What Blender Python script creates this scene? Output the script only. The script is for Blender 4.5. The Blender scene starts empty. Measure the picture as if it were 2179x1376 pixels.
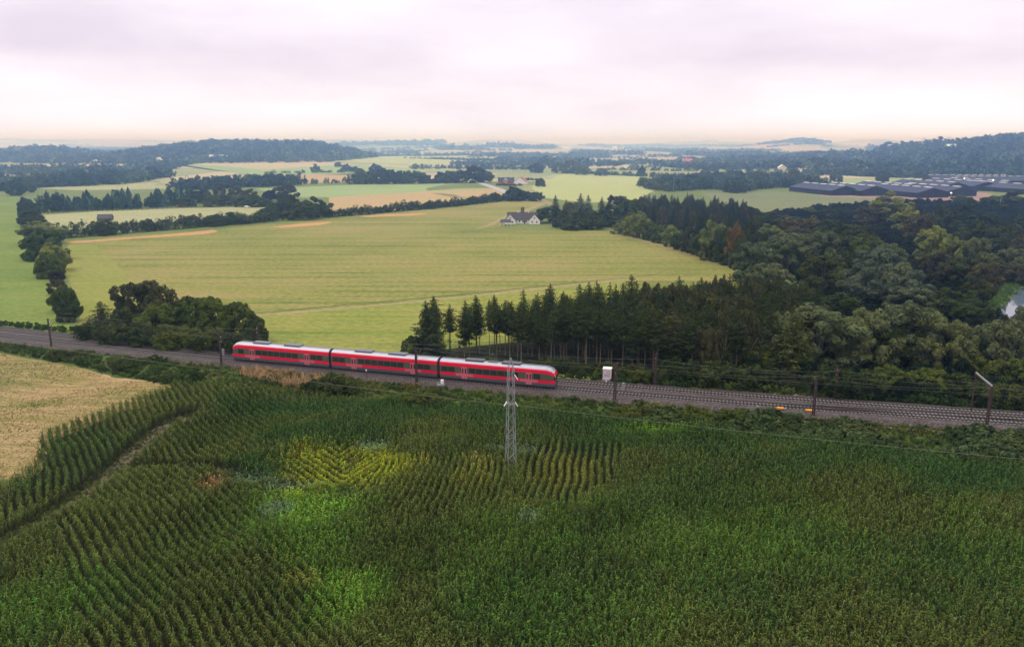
import bpy, bmesh, math, random
import numpy as np
from mathutils import Vector, Matrix

random.seed(7)
rng = np.random.default_rng(7)
R = math.radians
scene = bpy.context.scene
COL = scene.collection

# ------------------------------------------------------------------ camera
F, CX, CY, PITCH, CAMH = 1678.0, 1089.5, 688.0, 13.0, 50.0
cam_d = bpy.data.cameras.new('camera')
cam = bpy.data.objects.new('camera', cam_d)
COL.objects.link(cam)
cam.location = (0, 0, CAMH)
cam.rotation_euler = (R(90 - PITCH), 0, 0)
cam_d.sensor_fit = 'HORIZONTAL'
cam_d.angle = 2 * math.atan(CX / F)
cam_d.clip_start = 0.5
cam_d.clip_end = 60000
scene.camera = cam

# ------------------------------------------------------------------ sky, sun, exposure
SUN_EL, SUN_AZ = 56.0, 292.0        # azimuth clockwise from +Y: high on the left, slightly ahead
world = bpy.data.worlds.new('World')
scene.world = world
world.use_nodes = True
nt = world.node_tree
nt.nodes.clear()
wo = nt.nodes.new('ShaderNodeOutputWorld')
bg = nt.nodes.new('ShaderNodeBackground')
tc = nt.nodes.new('ShaderNodeTexCoord')
sky = nt.nodes.new('ShaderNodeTexSky')
sky.sky_type = 'NISHITA'
sky.sun_disc = False
sky.sun_elevation = R(SUN_EL)
sky.sun_rotation = R(SUN_AZ)
skys = nt.nodes.new('ShaderNodeVectorMath'); skys.operation = 'SCALE'; skys.inputs['Scale'].default_value = 0.10
nt.links.new(sky.outputs[0], skys.inputs[0])
sep = nt.nodes.new('ShaderNodeSeparateXYZ')
nt.links.new(tc.outputs['Generated'], sep.inputs[0])
# overcast layer: brightness rising towards the zenith
ramp = nt.nodes.new('ShaderNodeValToRGB')
nt.links.new(sep.outputs['Z'], ramp.inputs[0])
els = ramp.color_ramp.elements
els[0].position = 0.0; els[0].color = (1.14, 1.10, 1.35, 1)
els[1].position = 1.0; els[1].color = (1.95, 1.92, 2.0, 1)
e = els.new(0.045); e.color = (1.10, 0.99, 1.06, 1)
e = els.new(0.10); e.color = (0.98, 0.88, 0.97, 1)
e = els.new(0.16); e.color = (0.99, 0.90, 1.0, 1)
e = els.new(0.4); e.color = (1.3, 1.26, 1.33, 1)
# clouds: noise stretched along the horizon
mp = nt.nodes.new('ShaderNodeMapping'); mp.inputs['Scale'].default_value = (1.7, 1.7, 7.0)
nt.links.new(tc.outputs['Generated'], mp.inputs[0])
n1 = nt.nodes.new('ShaderNodeTexNoise'); n1.inputs['Scale'].default_value = 2.0; n1.inputs['Detail'].default_value = 6; n1.inputs['Roughness'].default_value = 0.48
nt.links.new(mp.outputs[0], n1.inputs['Vector'])
mr = nt.nodes.new('ShaderNodeMapRange')
mr.inputs['From Min'].default_value = 0.33; mr.inputs['From Max'].default_value = 0.67
mr.inputs['To Min'].default_value = 0.0; mr.inputs['To Max'].default_value = 1.0
nt.links.new(n1.outputs[0], mr.inputs[0])
cl = nt.nodes.new('ShaderNodeMix'); cl.data_type = 'RGBA'
cl.inputs['A'].default_value = (0.88, 0.865, 0.90, 1); cl.inputs['B'].default_value = (1.14, 1.14, 1.12, 1)
nt.links.new(mr.outputs[0], cl.inputs['Factor'])
mul = nt.nodes.new('ShaderNodeMix'); mul.data_type = 'RGBA'; mul.blend_type = 'MULTIPLY'; mul.inputs['Factor'].default_value = 1.0
nt.links.new(ramp.outputs[0], mul.inputs['A']); nt.links.new(cl.outputs['Result'], mul.inputs['B'])
mix = nt.nodes.new('ShaderNodeMix'); mix.data_type = 'RGBA'; mix.inputs['Factor'].default_value = 0.93
nt.links.new(skys.outputs[0], mix.inputs['A']); nt.links.new(mul.outputs['Result'], mix.inputs['B'])
nt.links.new(mix.outputs['Result'], bg.inputs['Color'])
bg.inputs['Strength'].default_value = 1.0
nt.links.new(bg.outputs[0], wo.inputs['Surface'])
try:
    world.cycles.sampling_method = 'MANUAL'; world.cycles.sample_map_resolution = 512
except Exception:
    pass

sun_d = bpy.data.lights.new('sun', 'SUN')
sun_d.energy = 1.5
sun_d.angle = R(12)
sun_d.color = (1.0, 0.93, 0.82)
sun = bpy.data.objects.new('sun', sun_d)
COL.objects.link(sun)
az, el = R(SUN_AZ), R(SUN_EL)
sd = Vector((math.sin(az) * math.cos(el), math.cos(az) * math.cos(el), math.sin(el)))
sun.rotation_euler = sd.to_track_quat('Z', 'Y').to_euler()
sun.location = (0, 0, 100)

scene.view_settings.view_transform = 'Standard'
scene.view_settings.look = 'None'
scene.view_settings.exposure = 0.0
scene.view_settings.gamma = 1.0
scene.view_settings.use_curve_mapping = False
cy = scene.cycles
cy.max_bounces = 5; cy.diffuse_bounces = 1; cy.glossy_bounces = 2; cy.transmission_bounces = 2
cy.transparent_max_bounces = 4; cy.volume_bounces = 3
cy.use_denoising = True
cy.use_adaptive_sampling = True
cy.adaptive_threshold = 0.006
cy.denoising_input_passes = 'RGB_ALBEDO_NORMAL'
cy.denoising_prefilter = 'ACCURATE'
cy.caustics_reflective = False; cy.caustics_refractive = False

# haze: extinction per metre, scattering tint, forward bias, top of the box
HAZE_D, HAZE_COL, HAZE_G, HAZE_TOP = 0.00042, (0.31, 0.53, 1.0), 0.90, 94.0

# ------------------------------------------------------------------ terrain and projection
# broad wooded hills: (x, y, radius x, radius y, height, rotation)
def _at(px, Y):
    depth = Y * math.cos(R(PITCH)) + CAMH * math.sin(R(PITCH))
    return (px - CX) * depth / F
HILLS = [
    (_at(560, 2050), 2050, 230, 260, 33, 0), (_at(380, 2000), 2000, 200, 230, 16, 0), (_at(680, 2060), 2080, 90, 200, 14, 0),
    (_at(110, 2150), 2150, 115, 240, 25, 0), (_at(-60, 2150), 2150, 160, 260, 16, 0),
    (_at(2215, 1560), 1560, 190, 200, 44, 0), (_at(2060, 1750), 1750, 150, 200, 16, 0), (_at(1880, 1950), 1950, 230, 240, 20, 0),
    (_at(1810, 1330), 1330, 110, 110, 13, 0), (_at(2130, 1250), 1250, 110, 110, 12, 0),
    (_at(660, 1100), 1100, 110, 80, 5, 0), (_at(310, 1020), 1020, 70, 60, 4, 0), (_at(1290, 900), 900, 140, 150, 3, 0),
    (_at(1690, 4600), 4600, 300, 500, 42, 0), (_at(1900, 4200), 4300, 700, 500, 12, 0),
    (_at(900, 5200), 5200, 900, 500, 36, 0), (_at(1000, 4300), 4300, 400, 300, 16, 0),
    (_at(700, 7500), 7500, 900, 600, 62, 0), (_at(1060, 7300), 7300, 500, 500, 66, 0), (_at(250, 8500), 8500, 1800, 700, 66, 0), (_at(-100, 8500), 8500, 900, 700, 40, 0),
    (_at(1860, 6500), 6500, 420, 500, 68, 0), (_at(2110, 6900), 6900, 500, 500, 60, 0), (_at(1500, 9000), 9000, 900, 500, 52, 0),
]
def sstep(a, b, x):
    t = np.clip((x - a) / (b - a), 0, 1)
    return t * t * (3 - 2 * t)
TY0 = None
def rail_y(x):          # near track centre line, filled in below
    return np.polyval(RAILP, x)
def terrain(x, y):
    x = np.asarray(x, float); y = np.asarray(y, float)
    z = np.zeros(np.broadcast(x, y).shape)
    for hx, hy, rx, ry, hh, _ in HILLS:
        z = z + hh * np.exp(-(((x - hx) / rx) ** 2 + ((y - hy) / ry) ** 2))
    z = z + 4.0 * sstep(1400, 2600, y) * np.sin(x * 0.0031 + y * 0.0017) * np.cos(y * 0.0026)
    ry_ = rail_y(x)
    env = 1 - sstep(-22, -8, y - ry_)
    und = 0.75 * np.sin(x * 0.085 + 0.6 * np.sin(y * 0.06)) * np.cos(y * 0.07 + 1.1) + 0.4 * np.sin(x * 0.19 - y * 0.13)
    z = z + env * (und - 0.5)
    return z
def ray(px, py):
    c, s = math.cos(R(PITCH)), math.sin(R(PITCH))
    u, v = px - CX, CY - py
    return np.array([u, F * c + v * s, -F * s + v * c]) / F
def G0(px, py, z=0.0):
    d = ray(px, py); t = (z - CAMH) / d[2]
    return np.array([d[0] * t, d[1] * t, z])
# track centre line from its course in the picture
_tr = np.array([G0(a, b, 0.7)[:2] for a, b in [(0, 711.6), (300, 746.7), (780, 789.5), (1296, 834), (1600, 858), (2179, 901)]])
RAILP = np.polyfit(_tr[:, 0], _tr[:, 1], 2)
def G(px, py, zoff=0.0):
    d = ray(px, py)
    if d[2] > -1e-4:
        d[2] = -1e-4
    # march, then refine
    t = 40.0; last = t
    while t < 30000:
        p = d * t; z = CAMH + p[2]
        if z <= float(terrain(p[0], p[1])) + zoff: break
        last = t; t *= 1.02
    lo, hi = last, t
    for _ in range(18):
        m = 0.5 * (lo + hi); p = d * m
        if CAMH + p[2] <= float(terrain(p[0], p[1])) + zoff: hi = m
        else: lo = m
    p = d * hi
    return np.array([p[0], p[1], float(terrain(p[0], p[1])) + zoff])
def top(px, ty, h):      # ground point under a thing h metres tall whose top shows at (px, ty)
    return G(px, ty, h) - np.array([0, 0, h])
def scale_at(p):         # source pixels per metre
    return F / (p[1] * math.cos(R(PITCH)) + (CAMH - p[2]) * math.sin(R(PITCH)))
def height_px(p, dy):
    return dy / (scale_at(p) * math.cos(math.atan2(CAMH, p[1])))

# ------------------------------------------------------------------ helpers
def link(o, parent=None):
    COL.objects.link(o)
    if parent is not None: o.parent = parent
    return o
def tag(o, label=None, cat=None, group=None, kind=None):
    if label: o['label'] = label
    if cat: o['category'] = cat
    if group: o['group'] = group
    if kind: o['kind'] = kind
    return o
def empty(name, loc, rz=0.0, s=1.0):
    o = bpy.data.objects.new(name, None)
    o.empty_display_size = 0.5
    o.location = loc; o.rotation_euler = (0, 0, rz); o.scale = (s, s, s) if not hasattr(s, '__len__') else s
    return link(o)
def mesh_np(name, verts, faces, mats, mi=None, tint=None, smooth=False):
    """verts (N,3), faces (M,k)"""
    me = bpy.data.meshes.new(name)
    verts = np.asarray(verts, np.float32); faces = np.asarray(faces, np.int32)
    M_, k = faces.shape
    me.vertices.add(len(verts)); me.vertices.foreach_set('co', verts.ravel())
    me.loops.add(M_ * k); me.loops.foreach_set('vertex_index', faces.ravel())
    me.polygons.add(M_); me.polygons.foreach_set('loop_start', np.arange(0, M_ * k, k, dtype=np.int32))
    me.polygons.foreach_set('loop_total', np.full(M_, k, np.int32))
    for m in (mats if isinstance(mats, (list, tuple)) else [mats]): me.materials.append(m)
    if mi is not None: me.polygons.foreach_set('material_index', np.asarray(mi, np.int32))
    if tint is not None:
        a = me.attributes.new('tint', 'FLOAT', 'FACE'); a.data.foreach_set('value', np.asarray(tint, np.float32))
    if smooth: me.polygons.foreach_set('use_smooth', np.ones(M_, bool))
    me.update(); me.validate()
    return me
class MB:
    """collects boxes, bars, tubes and free polygons into one mesh"""
    def __init__(s): s.v = []; s.f = []; s.m = []
    def poly(s, pts, m=0):
        i = len(s.v); s.v += [tuple(p) for p in pts]; s.f.append(tuple(range(i, i + len(pts)))); s.m.append(m); return s
    def hexa(s, c, m=0):
        i = len(s.v); s.v += [tuple(p) for p in c]
        for f in ((0, 3, 2, 1), (4, 5, 6, 7), (0, 1, 5, 4), (1, 2, 6, 5), (2, 3, 7, 6), (3, 0, 4, 7)):
            s.f.append(tuple(i + q for q in f)); s.m.append(m)
        return s
    def box(s, x0, x1, y0, y1, z0, z1, m=0):
        return s.hexa([(x0, y0, z0), (x1, y0, z0), (x1, y1, z0), (x0, y1, z0), (x0, y0, z1), (x1, y0, z1), (x1, y1, z1), (x0, y1, z1)], m)
    def bar(s, a, b, w, h=None, m=0):
        a = Vector(a); b = Vector(b); h = h or w
        d = (b - a).normalized(); u = d.cross(Vector((0, 0, 1)))
        if u.length < 1e-3: u = Vector((1, 0, 0))
        u.normalize(); v = u.cross(d).normalized(); u = u * w / 2; v = v * h / 2
        return s.hexa([a - u - v, a + u - v, a + u + v, a - u + v, b - u - v, b + u - v, b + u + v, b - u + v], m)
    def tube(s, pts, r, n=6, m=0, r1=None):
        pts = [Vector(p) for p in pts]; i0 = len(s.v); N = len(pts)
        for k, p in enumerate(pts):
            d = (pts[min(k + 1, N - 1)] - pts[max(k - 1, 0)]).normalized()
            u = d.cross(Vector((0, 0, 1)))
            if u.length < 1e-2: u = Vector((1, 0, 0))
            u.normalize(); v = u.cross(d)
            rr = r if r1 is None else r + (r1 - r) * k / max(N - 1, 1)
            for q in range(n):
                a = 2 * math.pi * q / n
                s.v.append(tuple(p + u * math.cos(a) * rr + v * math.sin(a) * rr))
        for k in range(N - 1):
            for q in range(n):
                a = i0 + k * n + q; b = i0 + k * n + (q + 1) % n
                s.f.append((a, b, b + n, a + n)); s.m.append(m)
        s.f.append(tuple(i0 + q for q in range(n))[::-1]); s.m.append(m)
        s.f.append(tuple(i0 + (N - 1) * n + q for q in range(n))); s.m.append(m)
        return s
    def mesh(s, name, mats):
        me = bpy.data.meshes.new(name); me.from_pydata(s.v, [], s.f)
        for m in (mats if isinstance(mats, (list, tuple)) else [mats]): me.materials.append(m)
        if any(s.m): me.polygons.foreach_set('material_index', s.m)
        me.update(); return me
    def build(s, name, mats, parent=None, loc=None, smooth=False):
        me = s.mesh(name, mats)
        if smooth: me.polygons.foreach_set('use_smooth', [True] * len(me.polygons))
        o = bpy.data.objects.new(name, me)
        if loc is not None: o.location = loc
        return link(o, parent)
def children(o): return list(o.children)
def copy_tree(o, parent=None, loc=None, rz=None, s=None):
    c = o.copy(); COL.objects.link(c)
    if parent is not None: c.parent = parent
    if loc is not None: c.location = loc
    if rz is not None: c.rotation_euler = (0, 0, rz)
    if s is not None: c.scale = s if hasattr(s, '__len__') else (s, s, s)
    for ch in children(o): copy_tree(ch, c)
    return c

# ------------------------------------------------------------------ materials
def new_mat(name):
    m = bpy.data.materials.new(name); m.use_nodes = True
    t = m.node_tree; t.nodes.clear()
    o = t.nodes.new('ShaderNodeOutputMaterial')
    b = t.nodes.new('ShaderNodeBsdfPrincipled')
    t.links.new(b.outputs[0], o.inputs['Surface'])
    return m, t, b
def rgb4(c): return (c[0], c[1], c[2], 1)
def noise(t, vec, scale, detail=4, rough=0.55):
    n = t.nodes.new('ShaderNodeTexNoise'); n.inputs['Scale'].default_value = scale
    n.inputs['Detail'].default_value = detail; n.inputs['Roughness'].default_value = rough
    if vec is not None: t.links.new(vec, n.inputs['Vector'])
    return n.outputs[0]
def rampn(t, fac, stops):
    r = t.nodes.new('ShaderNodeValToRGB'); t.links.new(fac, r.inputs[0])
    el = r.color_ramp.elements
    el[0].position, el[0].color = stops[0][0], rgb4(stops[0][1])
    el[1].position, el[1].color = stops[-1][0], rgb4(stops[-1][1])
    for p, c in stops[1:-1]:
        q = el.new(p); q.color = rgb4(c)
    return r.outputs[0]
def mixc(t, fac, a, b, mode='MIX'):
    m = t.nodes.new('ShaderNodeMix'); m.data_type = 'RGBA'; m.blend_type = mode
    if isinstance(fac, (int, float)): m.inputs['Factor'].default_value = fac
    else: t.links.new(fac, m.inputs['Factor'])
    for k, v in (('A', a), ('B', b)):
        if isinstance(v, tuple): m.inputs[k].default_value = rgb4(v)
        else: t.links.new(v, m.inputs[k])
    return m.outputs['Result']
def mapping(t, rot=0.0, scale=(1, 1, 1)):
    c = t.nodes.new('ShaderNodeTexCoord'); mp = t.nodes.new('ShaderNodeMapping')
    g = t.nodes.new('ShaderNodeNewGeometry')
    mp.inputs['Rotation'].default_value = (0, 0, rot); mp.inputs['Scale'].default_value = scale
    t.links.new(g.outputs['Position'], mp.inputs[0])
    return mp.outputs[0]
def math_n(t, op, a, b=None):
    m = t.nodes.new('ShaderNodeMath'); m.operation = op
    for i, v in enumerate((a, b)):
        if v is None: continue
        if isinstance(v, (int, float)): m.inputs[i].default_value = v
        else: t.links.new(v, m.inputs[i])
    return m.outputs[0]
def bump(t, b, h, strength=0.3, dist=0.1):
    n = t.nodes.new('ShaderNodeBump'); n.inputs['Strength'].default_value = strength; n.inputs['Distance'].default_value = dist
    t.links.new(h, n.inputs['Height']); t.links.new(n.outputs[0], b.inputs['Normal'])
def paint(name, c, rough=0.6, metal=0.0, var=0.12, scale=0.8, spec=0.4):
    m, t, b = new_mat(name)
    v = mapping(t, 0, (scale,) * 3)
    n = noise(t, v, 3.0, 5)
    col = mixc(t, n, tuple(x * (1 - var) for x in c), tuple(min(1, x * (1 + var)) for x in c))
    t.links.new(col, b.inputs['Base Color'])
    b.inputs['Roughness'].default_value = rough; b.inputs['Metallic'].default_value = metal
    b.inputs['Specular IOR Level'].default_value = spec
    return m
def field_mat(name, cols, angle=0.0, stripe=(0.006, 0.16), patch=0.012, fine=0.5, contrast=0.75):
    """crop or stubble: two or three tones in drawn-out stripes, broad patches and fine mottling"""
    m, t, b = new_mat(name)
    va = mapping(t, -angle, (stripe[0], stripe[1], 0.0))
    s1 = noise(t, va, 1.0, 4, 0.6)
    va2 = mapping(t, -angle, (stripe[0] * 3, stripe[1] * 4.5, 0.0))
    s2 = noise(t, va2, 1.0, 3, 0.6)
    vb = mapping(t, 0, (1, 1, 0))
    p = noise(t, vb, patch, 4, 0.6)
    f = noise(t, vb, fine, 4, 0.7)
    a = math_n(t, 'ADD', math_n(t, 'MULTIPLY', s1, 0.34), math_n(t, 'MULTIPLY', p, 0.24))
    a = math_n(t, 'ADD', a, math_n(t, 'ADD', math_n(t, 'MULTIPLY', s2, 0.24), math_n(t, 'MULTIPLY', f, 0.18)))
    lo, hi = 0.5 - 0.13 / contrast, 0.5 + 0.13 / contrast
    n = len(cols)
    col = rampn(t, a, [(lo + (hi - lo) * i / (n - 1), c) for i, c in enumerate(cols)])
    col = mixc(t, 1.0, col, rampn(t, f, [(0.3, (0.78, 0.78, 0.78)), (0.7, (1.18, 1.18, 1.18))]), 'MULTIPLY')
    t.links.new(col, b.inputs['Base Color'])
    b.inputs['Roughness'].default_value = 0.95; b.inputs['Specular IOR Level'].default_value = 0.1
    bump(t, b, f, 0.5, 0.15)
    return m
def leaf_mat(name, c, var=0.45, trans=0.12, hue=(1.25, 1.0, 0.7)):
    """foliage: colour varies from leaf to leaf ('tint') and from tree to tree"""
    m = bpy.data.materials.new(name); m.use_nodes = True
    t = m.node_tree; t.nodes.clear()
    o = t.nodes.new('ShaderNodeOutputMaterial')
    at = t.nodes.new('ShaderNodeAttribute'); at.attribute_name = 'tint'
    oi = t.nodes.new('ShaderNodeObjectInfo')
    a = tuple(x * (1 - var) for x in c); d = tuple(min(1, x * h * (1 + var)) for x, h in zip(c, hue))
    col = mixc(t, at.outputs['Fac'], a, d)
    rv = rampn(t, oi.outputs['Random'], [(0.0, (0.70, 0.78, 0.82)), (0.5, (1, 1, 1)), (1.0, (1.18, 1.14, 0.95))])
    col = mixc(t, 1.0, col, rv, 'MULTIPLY')
    df = t.nodes.new('ShaderNodeBsdfDiffuse'); tr = t.nodes.new('ShaderNodeBsdfTranslucent')
    t.links.new(col, df.inputs[0]); t.links.new(col, tr.inputs[0])
    mx = t.nodes.new('ShaderNodeMixShader'); mx.inputs[0].default_value = trans
    t.links.new(df.outputs[0], mx.inputs[1]); t.links.new(tr.outputs[0], mx.inputs[2])
    t.links.new(mx.outputs[0], o.inputs['Surface'])
    return m
def crop_mat(name, fac=1.0, add=(0, 0, 0)):
    """colour comes from the plant's own 'colr' attribute, varied by 'tint' along the leaf"""
    m = bpy.data.materials.new(name); m.use_nodes = True
    t = m.node_tree; t.nodes.clear()
    o = t.nodes.new('ShaderNodeOutputMaterial')
    at = t.nodes.new('ShaderNodeAttribute'); at.attribute_name = 'colr'; at.attribute_type = 'INSTANCER'
    ti = t.nodes.new('ShaderNodeAttribute'); ti.attribute_name = 'tint'
    f = rampn(t, ti.outputs['Fac'], [(0, (0.28 * fac,) * 3), (.45, (0.75 * fac,) * 3), (1, (1.55 * fac,) * 3)])  # wide ramp for contrast; darkens low maize leaves, partly as painted shade
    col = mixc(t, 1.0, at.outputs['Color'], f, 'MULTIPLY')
    if any(add): col = mixc(t, 1.0, col, add, 'ADD')
    df = t.nodes.new('ShaderNodeBsdfDiffuse'); tr = t.nodes.new('ShaderNodeBsdfTranslucent')
    t.links.new(col, df.inputs[0]); t.links.new(col, tr.inputs[0])
    mx = t.nodes.new('ShaderNodeMixShader'); mx.inputs[0].default_value = 0.08
    t.links.new(df.outputs[0], mx.inputs[1]); t.links.new(tr.outputs[0], mx.inputs[2])
    t.links.new(mx.outputs[0], o.inputs['Surface'])
    return m

# colours of fields
stripe_a = G0(540, 668); stripe_b = G0(1150, 610)
ANG = math.atan2(stripe_b[1] - stripe_a[1], stripe_b[0] - stripe_a[0])
M = {}
M['main_field'] = field_mat('mown_field', [(0.100, 0.120, 0.024), (0.162, 0.172, 0.036), (0.212, 0.196, 0.054), (0.255, 0.190, 0.080)], ANG, (0.005, 0.15), .012, .5, 1.8)
M['left_field'] = field_mat('left_pasture', [(0.08, 0.125, 0.024), (0.135, 0.18, 0.034), (0.19, 0.205, 0.05)], R(20), (0.01, 0.05))
M['tan_field'] = field_mat('ripe_field', [(0.28, 0.21, 0.09), (0.35, 0.25, 0.12), (0.38, 0.28, 0.14)], ANG, (0.004, 0.08))
M['green_field'] = field_mat('green_field', [(0.17, 0.24, 0.09), (0.22, 0.28, 0.11), (0.28, 0.31, 0.13)], ANG, (0.004, 0.05))
M['pale_field'] = field_mat('pale_field', [(0.25, 0.29, 0.11), (0.31, 0.33, 0.13), (0.36, 0.35, 0.17)], ANG + 0.4, (0.004, 0.05))
M['far_maize'] = field_mat('far_maize', [(0.085, 0.13, 0.05), (0.14, 0.16, 0.07), (0.19, 0.17, 0.09)], 0.0, (0.004, 0.05))
M['pasture'] = field_mat('dry_pasture', [(0.22, 0.24, 0.11), (0.28, 0.28, 0.14), (0.34, 0.31, 0.17)], ANG, (0.006, 0.05))
M['stubble'] = field_mat('stubble', [(0.10, 0.12, 0.025), (0.19, 0.16, 0.05), (0.30, 0.21, 0.10), (0.38, 0.25, 0.135)], R(-28), (0.05, 0.35), 0.05, 3.0, 1.25)
M['orange_soil'] = field_mat('orange_soil', [(0.34, 0.18, 0.07), (0.42, 0.23, 0.10), (0.44, 0.27, 0.13)], ANG, (0.01, 0.2))
M['brown_soil'] = field_mat('brown_soil', [(0.07, 0.058, 0.034), (0.11, 0.09, 0.055), (0.17, 0.135, 0.085)], 0.3, (0.2, 0.5), 0.2, 2.0)
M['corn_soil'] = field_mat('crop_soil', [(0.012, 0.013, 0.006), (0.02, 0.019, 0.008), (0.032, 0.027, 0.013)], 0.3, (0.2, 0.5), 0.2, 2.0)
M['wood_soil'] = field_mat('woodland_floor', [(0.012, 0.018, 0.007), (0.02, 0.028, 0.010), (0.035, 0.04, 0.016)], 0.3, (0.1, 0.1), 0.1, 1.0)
M['verge'] = field_mat('verge_grass', [(0.035, 0.065, 0.012), (0.06, 0.09, 0.02), (0.10, 0.11, 0.03)], 0.0, (0.2, 0.4), 0.15, 2.0)
M['road'] = paint('road_surface', (0.30, 0.29, 0.28), 0.9, var=0.15)
M['rail'] = paint('rail_steel', (0.055, 0.042, 0.04), 0.55, 0.5)
M['sleeper'] = paint('concrete_sleeper', (0.165, 0.15, 0.145), 0.9, var=0.3, scale=2)
M['mast'] = paint('mast_steel', (0.045, 0.022, 0.022), 0.7)
M['galv'] = paint('galvanised_steel', (0.27, 0.28, 0.29), 0.5, 0.25)
M['wire'] = paint('wire', (0.16, 0.16, 0.14), 0.6)
M['cable'] = paint('cable', (0.24, 0.24, 0.18), 0.7)
M['insul'] = paint('insulator', (0.75, 0.72, 0.62), 0.4)
M['white'] = paint('white_paint', (0.78, 0.76, 0.72), 0.6, var=0.05)
M['cream'] = paint('cream_render', (0.66, 0.60, 0.50), 0.8, var=0.08)
M['thatch'] = paint('dark_roof', (0.060, 0.050, 0.052), 0.9, var=0.3, scale=2)
M['redroof'] = paint('red_roof', (0.30, 0.09, 0.07), 0.8, var=0.2)
M['redbrick'] = paint('red_brick', (0.42, 0.15, 0.11), 0.9, var=0.2)
M['darkglass'] = paint('dark_glass', (0.02, 0.025, 0.03), 0.15, spec=0.6)
M['shedroof'] = paint('shed_roof', (0.018, 0.027, 0.062), 0.8, var=0.15, scale=0.2)
M['shedwall'] = paint('shed_wall', (0.010, 0.012, 0.022), 0.8, var=0.2, scale=0.2)
M['trunk'] = paint('bark', (0.10, 0.085, 0.06), 0.95, var=0.4, scale=3)
M['paletrunk'] = paint('pale_bark', (0.36, 0.32, 0.26), 0.95, var=0.3, scale=3)
M['pinetrunk'] = paint('pine_bark', (0.15, 0.115, 0.075), 0.95, var=0.35, scale=3)
M['orange'] = paint('orange_paint', (0.75, 0.30, 0.03), 0.5)
M['redcar'] = paint('red_car_paint', (0.62, 0.03, 0.03), 0.35)
M['tyre'] = paint('rubber', (0.02, 0.02, 0.02), 0.9)

# foliage colours
LEAF = {
    'larch': leaf_mat('larch_needles', (0.062, 0.086, 0.028)), 'birch': leaf_mat('birch_leaves', (0.072, 0.078, 0.032), hue=(1.1, 1, .8)),
    'willow': leaf_mat('willow_leaves', (0.098, 0.124, 0.060), hue=(1.12, 1.0, .8)), 'willow_grey': leaf_mat('grey_willow_leaves', (0.094, 0.120, 0.072), hue=(1.1, 1.0, .9)),
    'oak': leaf_mat('oak_leaves', (0.038, 0.056, 0.019)), 'brown': leaf_mat('brownish_leaves', (0.066, 0.064, 0.032), hue=(1.05, 1.0, .85)),
    'green': leaf_mat('green_leaves', (0.056, 0.088, 0.024)), 'light': leaf_mat('light_leaves', (0.135, 0.180, 0.052)),
    'dark': leaf_mat('dark_leaves', (0.038, 0.058, 0.021)), 'spruce': leaf_mat('spruce_needles', (0.032, 0.044, 0.016), trans=0.06, hue=(1.05, 1, .8)),
    'pine': leaf_mat('pine_needles', (0.050, 0.058, 0.026), trans=0.08), 'bluespruce': leaf_mat('bluish_needles', (0.026, 0.042, 0.024), trans=0.08),
    'purple': leaf_mat('purple_leaves', (0.035, 0.020, 0.028)), 'shrub': leaf_mat('shrub_leaves', (0.058, 0.084, 0.024)),
    'far': leaf_mat('far_leaves', (0.062, 0.085, 0.034)), 'fardark': leaf_mat('far_dark_leaves', (0.036, 0.055, 0.028)),
    'autumn': leaf_mat('autumn_leaves', (0.13, 0.10, 0.030)),
}

# ------------------------------------------------------------------ the ground
def warp(vals):
    return np.array(sorted(set(vals)))
xs = np.concatenate([np.arange(-180, 181, 3.0), np.geomspace(186, 16000, 75), -np.geomspace(186, 16000, 75)])
ys = np.concatenate([np.arange(-60, 30, 15.0), np.arange(30, 240, 3.0), np.geomspace(244, 16000, 150)])
xs = warp(xs); ys = warp(ys)
XX, YY = np.meshgrid(xs, ys)
ZZ = terrain(XX, YY) - 0.35 * (1 - sstep(-6, 2, YY - rail_y(XX))) * (YY > 20)
nx, ny = len(xs), len(ys)
idx = np.arange(nx * ny).reshape(ny, nx)
fc = np.stack([idx[:-1, :-1], idx[:-1, 1:], idx[1:, 1:], idx[1:, :-1]], -1).reshape(-1, 4)
gm, t, b = new_mat('farmland')
pos = mapping(t, 0.35, (1, 1, 0))
vor = t.nodes.new('ShaderNodeTexVoronoi'); vor.feature = 'F1'; vor.inputs['Scale'].default_value = 0.0032
mpv = mapping(t, 0.15, (1.0, 1.7, 0)); t.links.new(mpv, vor.inputs['Vector'])
sv = t.nodes.new('ShaderNodeSeparateColor'); t.links.new(vor.outputs['Color'], sv.inputs[0])
fieldc = rampn(t, sv.outputs[0], [(0.0, (0.17, 0.20, 0.08)), (0.22, (0.28, 0.27, 0.12)), (0.42, (0.42, 0.32, 0.20)), (0.58, (0.20, 0.23, 0.09)), (0.75, (0.46, 0.33, 0.23)), (1.0, (0.33, 0.31, 0.16))])
fineg = noise(t, pos, 0.4, 5)
col = mixc(t, 1.0, fieldc, rampn(t, fineg, [(0.3, (0.8, 0.8, 0.8)), (0.7, (1.15, 1.15, 1.15))]), 'MULTIPLY')
t.links.new(col, b.inputs['Base Color']); b.inputs['Roughness'].default_value = 0.95; b.inputs['Specular IOR Level'].default_value = 0.1

gme = mesh_np('ground', np.stack([XX, YY, ZZ], -1).reshape(-1, 3), fc, gm, smooth=True)
ground = link(bpy.data.objects.new('ground', gme)); tag(ground, kind='structure')

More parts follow.
